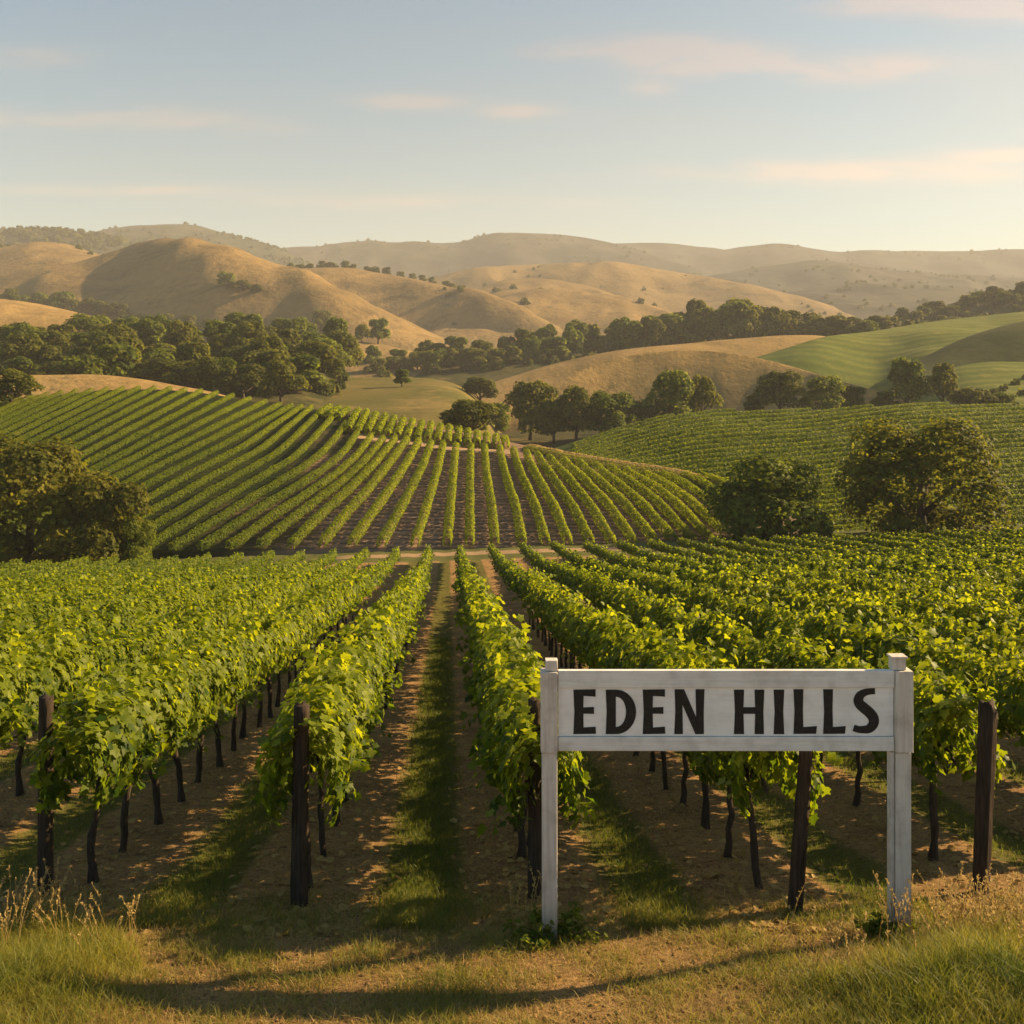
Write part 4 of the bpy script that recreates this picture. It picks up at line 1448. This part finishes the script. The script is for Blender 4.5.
# yellowing grass at the head of the rows
n = 170000
X = r.uniform(-4.6, 5.2, n)
Y = r.uniform(6.6, 9.6, n)
dn = fbm(X * 1.1 + 3, Y * 1.6, 3)
ok = r.uniform(size=n) < np.clip(.45 + .95 * dn, .06, 1) * (1 - .75 * sstep(8.9, 9.5, Y))
X, Y = X[ok], Y[ok]
dn = dn[ok]
sel = r.uniform(size=len(X)) < .45 - .5 * np.clip(dn, -.3, .8)
blades('dry_headland_grass', X[sel], Y[sel], r.uniform(.04, .13, int(sel.sum())), r.uniform(.4, 1.6, int(sel.sum())), np.full(int(sel.sum()), .006), np.clip(r.normal(.5, .25, int(sel.sum())), 0, 1), M['drygrass'], r, ('dry golden grass on the headland before the vine rows', 'grass'))
X, Y, dn = X[~sel], Y[~sel], dn[~sel]
blades('headland_grass', X, Y, r.uniform(.04, .15, len(X)) * (1 + .5 * np.clip(dn, 0, 1)), r.uniform(.3, 1.2, len(X)), np.full(len(X), .006), np.clip(r.normal(.74, .22, len(X)) - .6 * np.clip(dn, 0, 1), 0, 1), M['grass'], r, ('sparse yellowing grass on the headland before the vine rows', 'grass'))

# straw and dry stems lying everywhere
n = 280000
y = 6.6 + (26 - 6.6) * r.uniform(0, 1, n) ** 2.1
x = (r.uniform(-.56, .56, n)) * y
o = np.abs((x - AX0 - AM * y) / ROW_S - np.round((x - AX0 - AM * y) / ROW_S)) * ROW_S
ok = (r.uniform(size=n) < np.clip(.55 + .9 * fbm(x * 1.7, y * 2.2 + 5, 3), .1, 1)) & ((o > .42) | (y < 9.2))
x, y = x[ok], y[ok]
blades('straw', x, y, r.uniform(.02, .075, len(x)), r.uniform(1.0, 3.6, len(x)), .006 + .004 * (y > 12), np.clip(r.normal(.42, .25, len(x)), 0, 1), M['drygrass'], r, ('dry straw and dead stems strewn over the bare soil', 'straw'), seg=2)

# clods of earth and fallen leaves between the rows
n = 9000
y = 7.0 + 17 * r.uniform(0, 1, n) ** 1.9
x = r.uniform(-.55, .55, n) * y
o = np.abs((x - AX0 - AM * y) / ROW_S - np.round((x - AX0 - AM * y) / ROW_S)) * ROW_S
ok = (o > .45) | (y < 9)
x, y = x[ok], y[ok]
octa = np.array([(1, 0, 0), (0, 1, 0), (-1, 0, 0), (0, -1, 0), (0, 0, .7), (0, 0, -.5), (.7, .65, .3), (-.7, .6, .2)], float)
octf = np.array([(0, 6, 4), (6, 1, 4), (1, 7, 4), (7, 2, 4), (2, 3, 4), (3, 0, 4), (0, 3, 5), (3, 2, 5), (2, 1, 5), (1, 0, 5), (0, 1, 6), (1, 2, 7)])
V, Fc = scatter(octa, octf, np.stack([x, y, ground_z(x, y) + .004], 1), rand_dir(len(x), r) * .5 + np.array([0, 0, 1.0]), rand_dir(len(x), r), .006 + .022 * r.uniform(size=len(x)) ** 3)
tag(link('soil_clods', mesh_from('soil_clods', V, Fc, M['near'])), 'small clods of dry earth scattered between the vine rows', 'soil', kind='stuff')
n = 5200
y = 8.6 + 15 * r.uniform(0, 1, n) ** 1.7
x = r.uniform(-.55, .55, n) * y
o = np.abs((x - AX0 - AM * y) / ROW_S - np.floor((x - AX0 - AM * y) / ROW_S) - .5) * ROW_S
ok = o < .55 + .5 * r.uniform(size=n) ** 2
x, y = x[ok], y[ok]
V, Fc = scatter(LEAF_MID, LEAF_MID_F, np.stack([x, y, ground_z(x, y) + .02], 1), rand_dir(len(x), r) * .45 + np.array([0, 0, 1.0]), rand_dir(len(x), r), r.uniform(.05, .10, len(x)))
tag(link('fallen_leaves', mesh_from('fallen_leaves', V, Fc, M['drygrass'], np.repeat(np.clip(r.normal(.15, .25, len(x)), 0, 1), 4))), 'dry fallen vine leaves lying under the rows', 'leaves', kind='stuff')

# tall grass on the two banks
n = 42000
X1 = r.normal(-3.75, .62, n // 3)
Y1 = r.uniform(6.3, 8.5, n // 3)
ok1 = (X1 < -2.3 + (7.1 - Y1) * .75)
X2 = 3.75 + r.normal(0, 1.25, n)
Y2 = r.uniform(6.3, 8.7, n)
ok2 = X2 > 1.1 + np.maximum(Y2 - 6.9, 0) * 1.95
X = np.concatenate([X1[ok1], X2[ok2]])
Y = np.concatenate([Y1[ok1], Y2[ok2]])
dn = fbm(X * .9 + 8, Y * .9, 2)
tall = np.concatenate([.8 * sstep(-2.3, -3.4, X1[ok1]), sstep(1.3, 3.4, X2[ok2])]) * np.clip(.75 + .8 * fbm(X * 1.6, Y * 1.6 + 4, 2), .35, 1.1)
blades('tall_grass', X, Y, (.09 + .22 * tall) * r.uniform(.6, 1.25, len(X)), r.uniform(.25, 1.0, len(X)), np.full(len(X), .0065), np.clip(r.normal(.74, .20, len(X)) - .9 * dn - .42 * (tall > .6) * sstep(7.7, 6.8, Y), 0, 1), M['grass'], r, ('tall green and yellow grass on the banks at the near corners', 'grass'))


# dry seeding grass stems on the banks
def seed_grass(X, Y, r):
    n = len(X)
    z = ground_z(X, Y)
    V, Q, T, cnt, tn = [], [], [], 0, []
    for i in range(n):
        hgt = r.uniform(.30, .55)
        a = r.uniform(0, 6.28)
        ln = r.uniform(.05, .22)
        b = np.array([X[i], Y[i], z[i] - .02])
        path = np.array([b + np.array([math.cos(a) * ln * t ** 2, math.sin(a) * ln * t ** 2, hgt * t]) for t in (0, .35, .7, 1.0)])
        v, q, t3 = tube(path, [.0028, .0024, .002, .0015], 4)
        V.append(v)
        Q.append(q + cnt)
        T.append(t3 + cnt)
        cnt += len(v)
        tn.append((len(q), len(t3)))
        # spikelets
        m = 16
        s = r.uniform(.62, 1.04, m)
        pos = np.stack([np.interp(s, (0, .35, .7, 1.0), path[:, c]) for c in range(3)], 1)
        nv = rand_dir(m, r)
        tp = nv * .6 + np.array([0, 0, 1.0])
        lv, lf = scatter(LEAF_LOW * np.array([.45, 1, .5]), LEAF_LOW_F, pos, rand_dir(m, r), tp, r.uniform(.016, .030, m))
        V.append(lv)
        Q.append(lf + cnt)
        cnt += len(lv)
    V = np.concatenate(V)
    Q = np.concatenate(Q)
    T = np.concatenate(T)
    tint = np.clip(r.normal(.62, .2, len(Q) + len(T)), 0, 1)
    o = link('seeding_grass', mesh_from('seeding_grass', V, [Q, T], M['drygrass'], tint))
    return tag(o, 'dry pale grass stems with seed heads on the two near banks', 'grass', kind='stuff')


xs_ = np.concatenate([r.normal(3.95, .42, 150), r.uniform(2.3, 4.6, 60), r.normal(-4.05, .22, 60), r.uniform(-4.3, -3.0, 20), r.normal(.18, .12, 9)])
ys_ = np.concatenate([r.normal(8.35, .3, 150), r.uniform(7.2, 8.6, 60), r.normal(8.45, .25, 60), r.uniform(7.6, 8.6, 20), r.normal(8.75, .1, 9)])
seed_grass(xs_, ys_, r)


# leafy weeds at the feet of the sign posts
def weed(cx, cy, spread, hgt, label, seed):
    r = np.random.default_rng(seed)
    tb, P, N, T = [], [], [], []
    for k in range(26):
        a = r.uniform(0, 6.28)
        e = spread * r.uniform(.3, 1.0)
        top = np.array([e * math.cos(a), e * math.sin(a) * .7, hgt * r.uniform(.45, 1.0) * (1.15 - .5 * e / spread)])
        path = np.array([(0.05 * math.cos(a), .04 * math.sin(a), -.03), top * np.array([.45, .45, .65]), top])
        tb.append(tube(path, [.004, .003, .002], 5))
        m = 20
        s = r.uniform(.15, 1.05, m)
        pos = np.stack([np.interp(s, (0, .5, 1), path[:, c]) for c in range(3)], 1) + r.normal(size=(m, 3)) * .02
        P.append(pos)
        N.append(rand_dir(m, r) * .6 + np.array([0, 0, .7]))
        T.append(np.stack([np.cos(a) + r.normal(size=m) * .7, np.sin(a) + r.normal(size=m) * .7, r.normal(size=m) * .3], 1))
    P, N, T = map(np.concatenate, (P, N, T))
    P[:, 2] = np.maximum(P[:, 2], .01)
    o = empty('weed_plant', (cx, cy, float(ground_z(cx, cy))))
    tag(o, label, 'weed', 'weeds at the feet of the sign posts')
    V, Fc = scatter(LEAF_MID * np.array([.6, 1, 1]), LEAF_MID_F, P, N, T, r.uniform(.035, .07, len(P)))
    link('foliage', mesh_from('foliage', V, Fc, M['treegreen'], np.repeat(np.clip(r.normal(.4, .2, len(P)), 0, 1), 4)), o)
    v, f = join_tubes(tb)
    link('stem', mesh_from('stem', v, f, M['treegreen']), o)


weed(sx(556), YS - .02, .42, .26, 'wide leafy green weed spreading at the foot of the sign post nearer the aisle', 1)
weed(sx(888), YS + .02, .28, .22, 'smaller leafy weed at the foot of the sign post nearer the bank', 2)

# ------------------------------------------------------------------ haze over the valley
hv = [(-6000, -60, -60), (6000, -60, -60), (6000, 7300, -60), (-6000, 7300, -60), (-6000, -60, 425), (6000, -60, 425), (6000, 7300, 425), (-6000, 7300, 425)]
hf = np.array([(0, 3, 2, 1), (4, 5, 6, 7), (0, 1, 5, 4), (1, 2, 6, 5), (2, 3, 7, 6), (3, 0, 4, 7)])
hm = bpy.data.materials.new('valley_haze')
hm.use_nodes = True
hm.node_tree.nodes.clear()
ho = hm.node_tree.nodes.new('ShaderNodeOutputMaterial')
pv = hm.node_tree.nodes.new('ShaderNodeVolumePrincipled')
pv.inputs['Color'].default_value = (.72, .71, .69, 1)
pv.inputs['Density'].default_value = HAZE_DENSITY
pv.inputs['Anisotropy'].default_value = .0
hm.node_tree.links.new(pv.outputs[0], ho.inputs['Volume'])
haze = link('haze', mesh_from('haze', hv, hf, hm))
tag(haze, 'thin warm haze filling the air over the valley and hills', 'haze', kind='stuff')
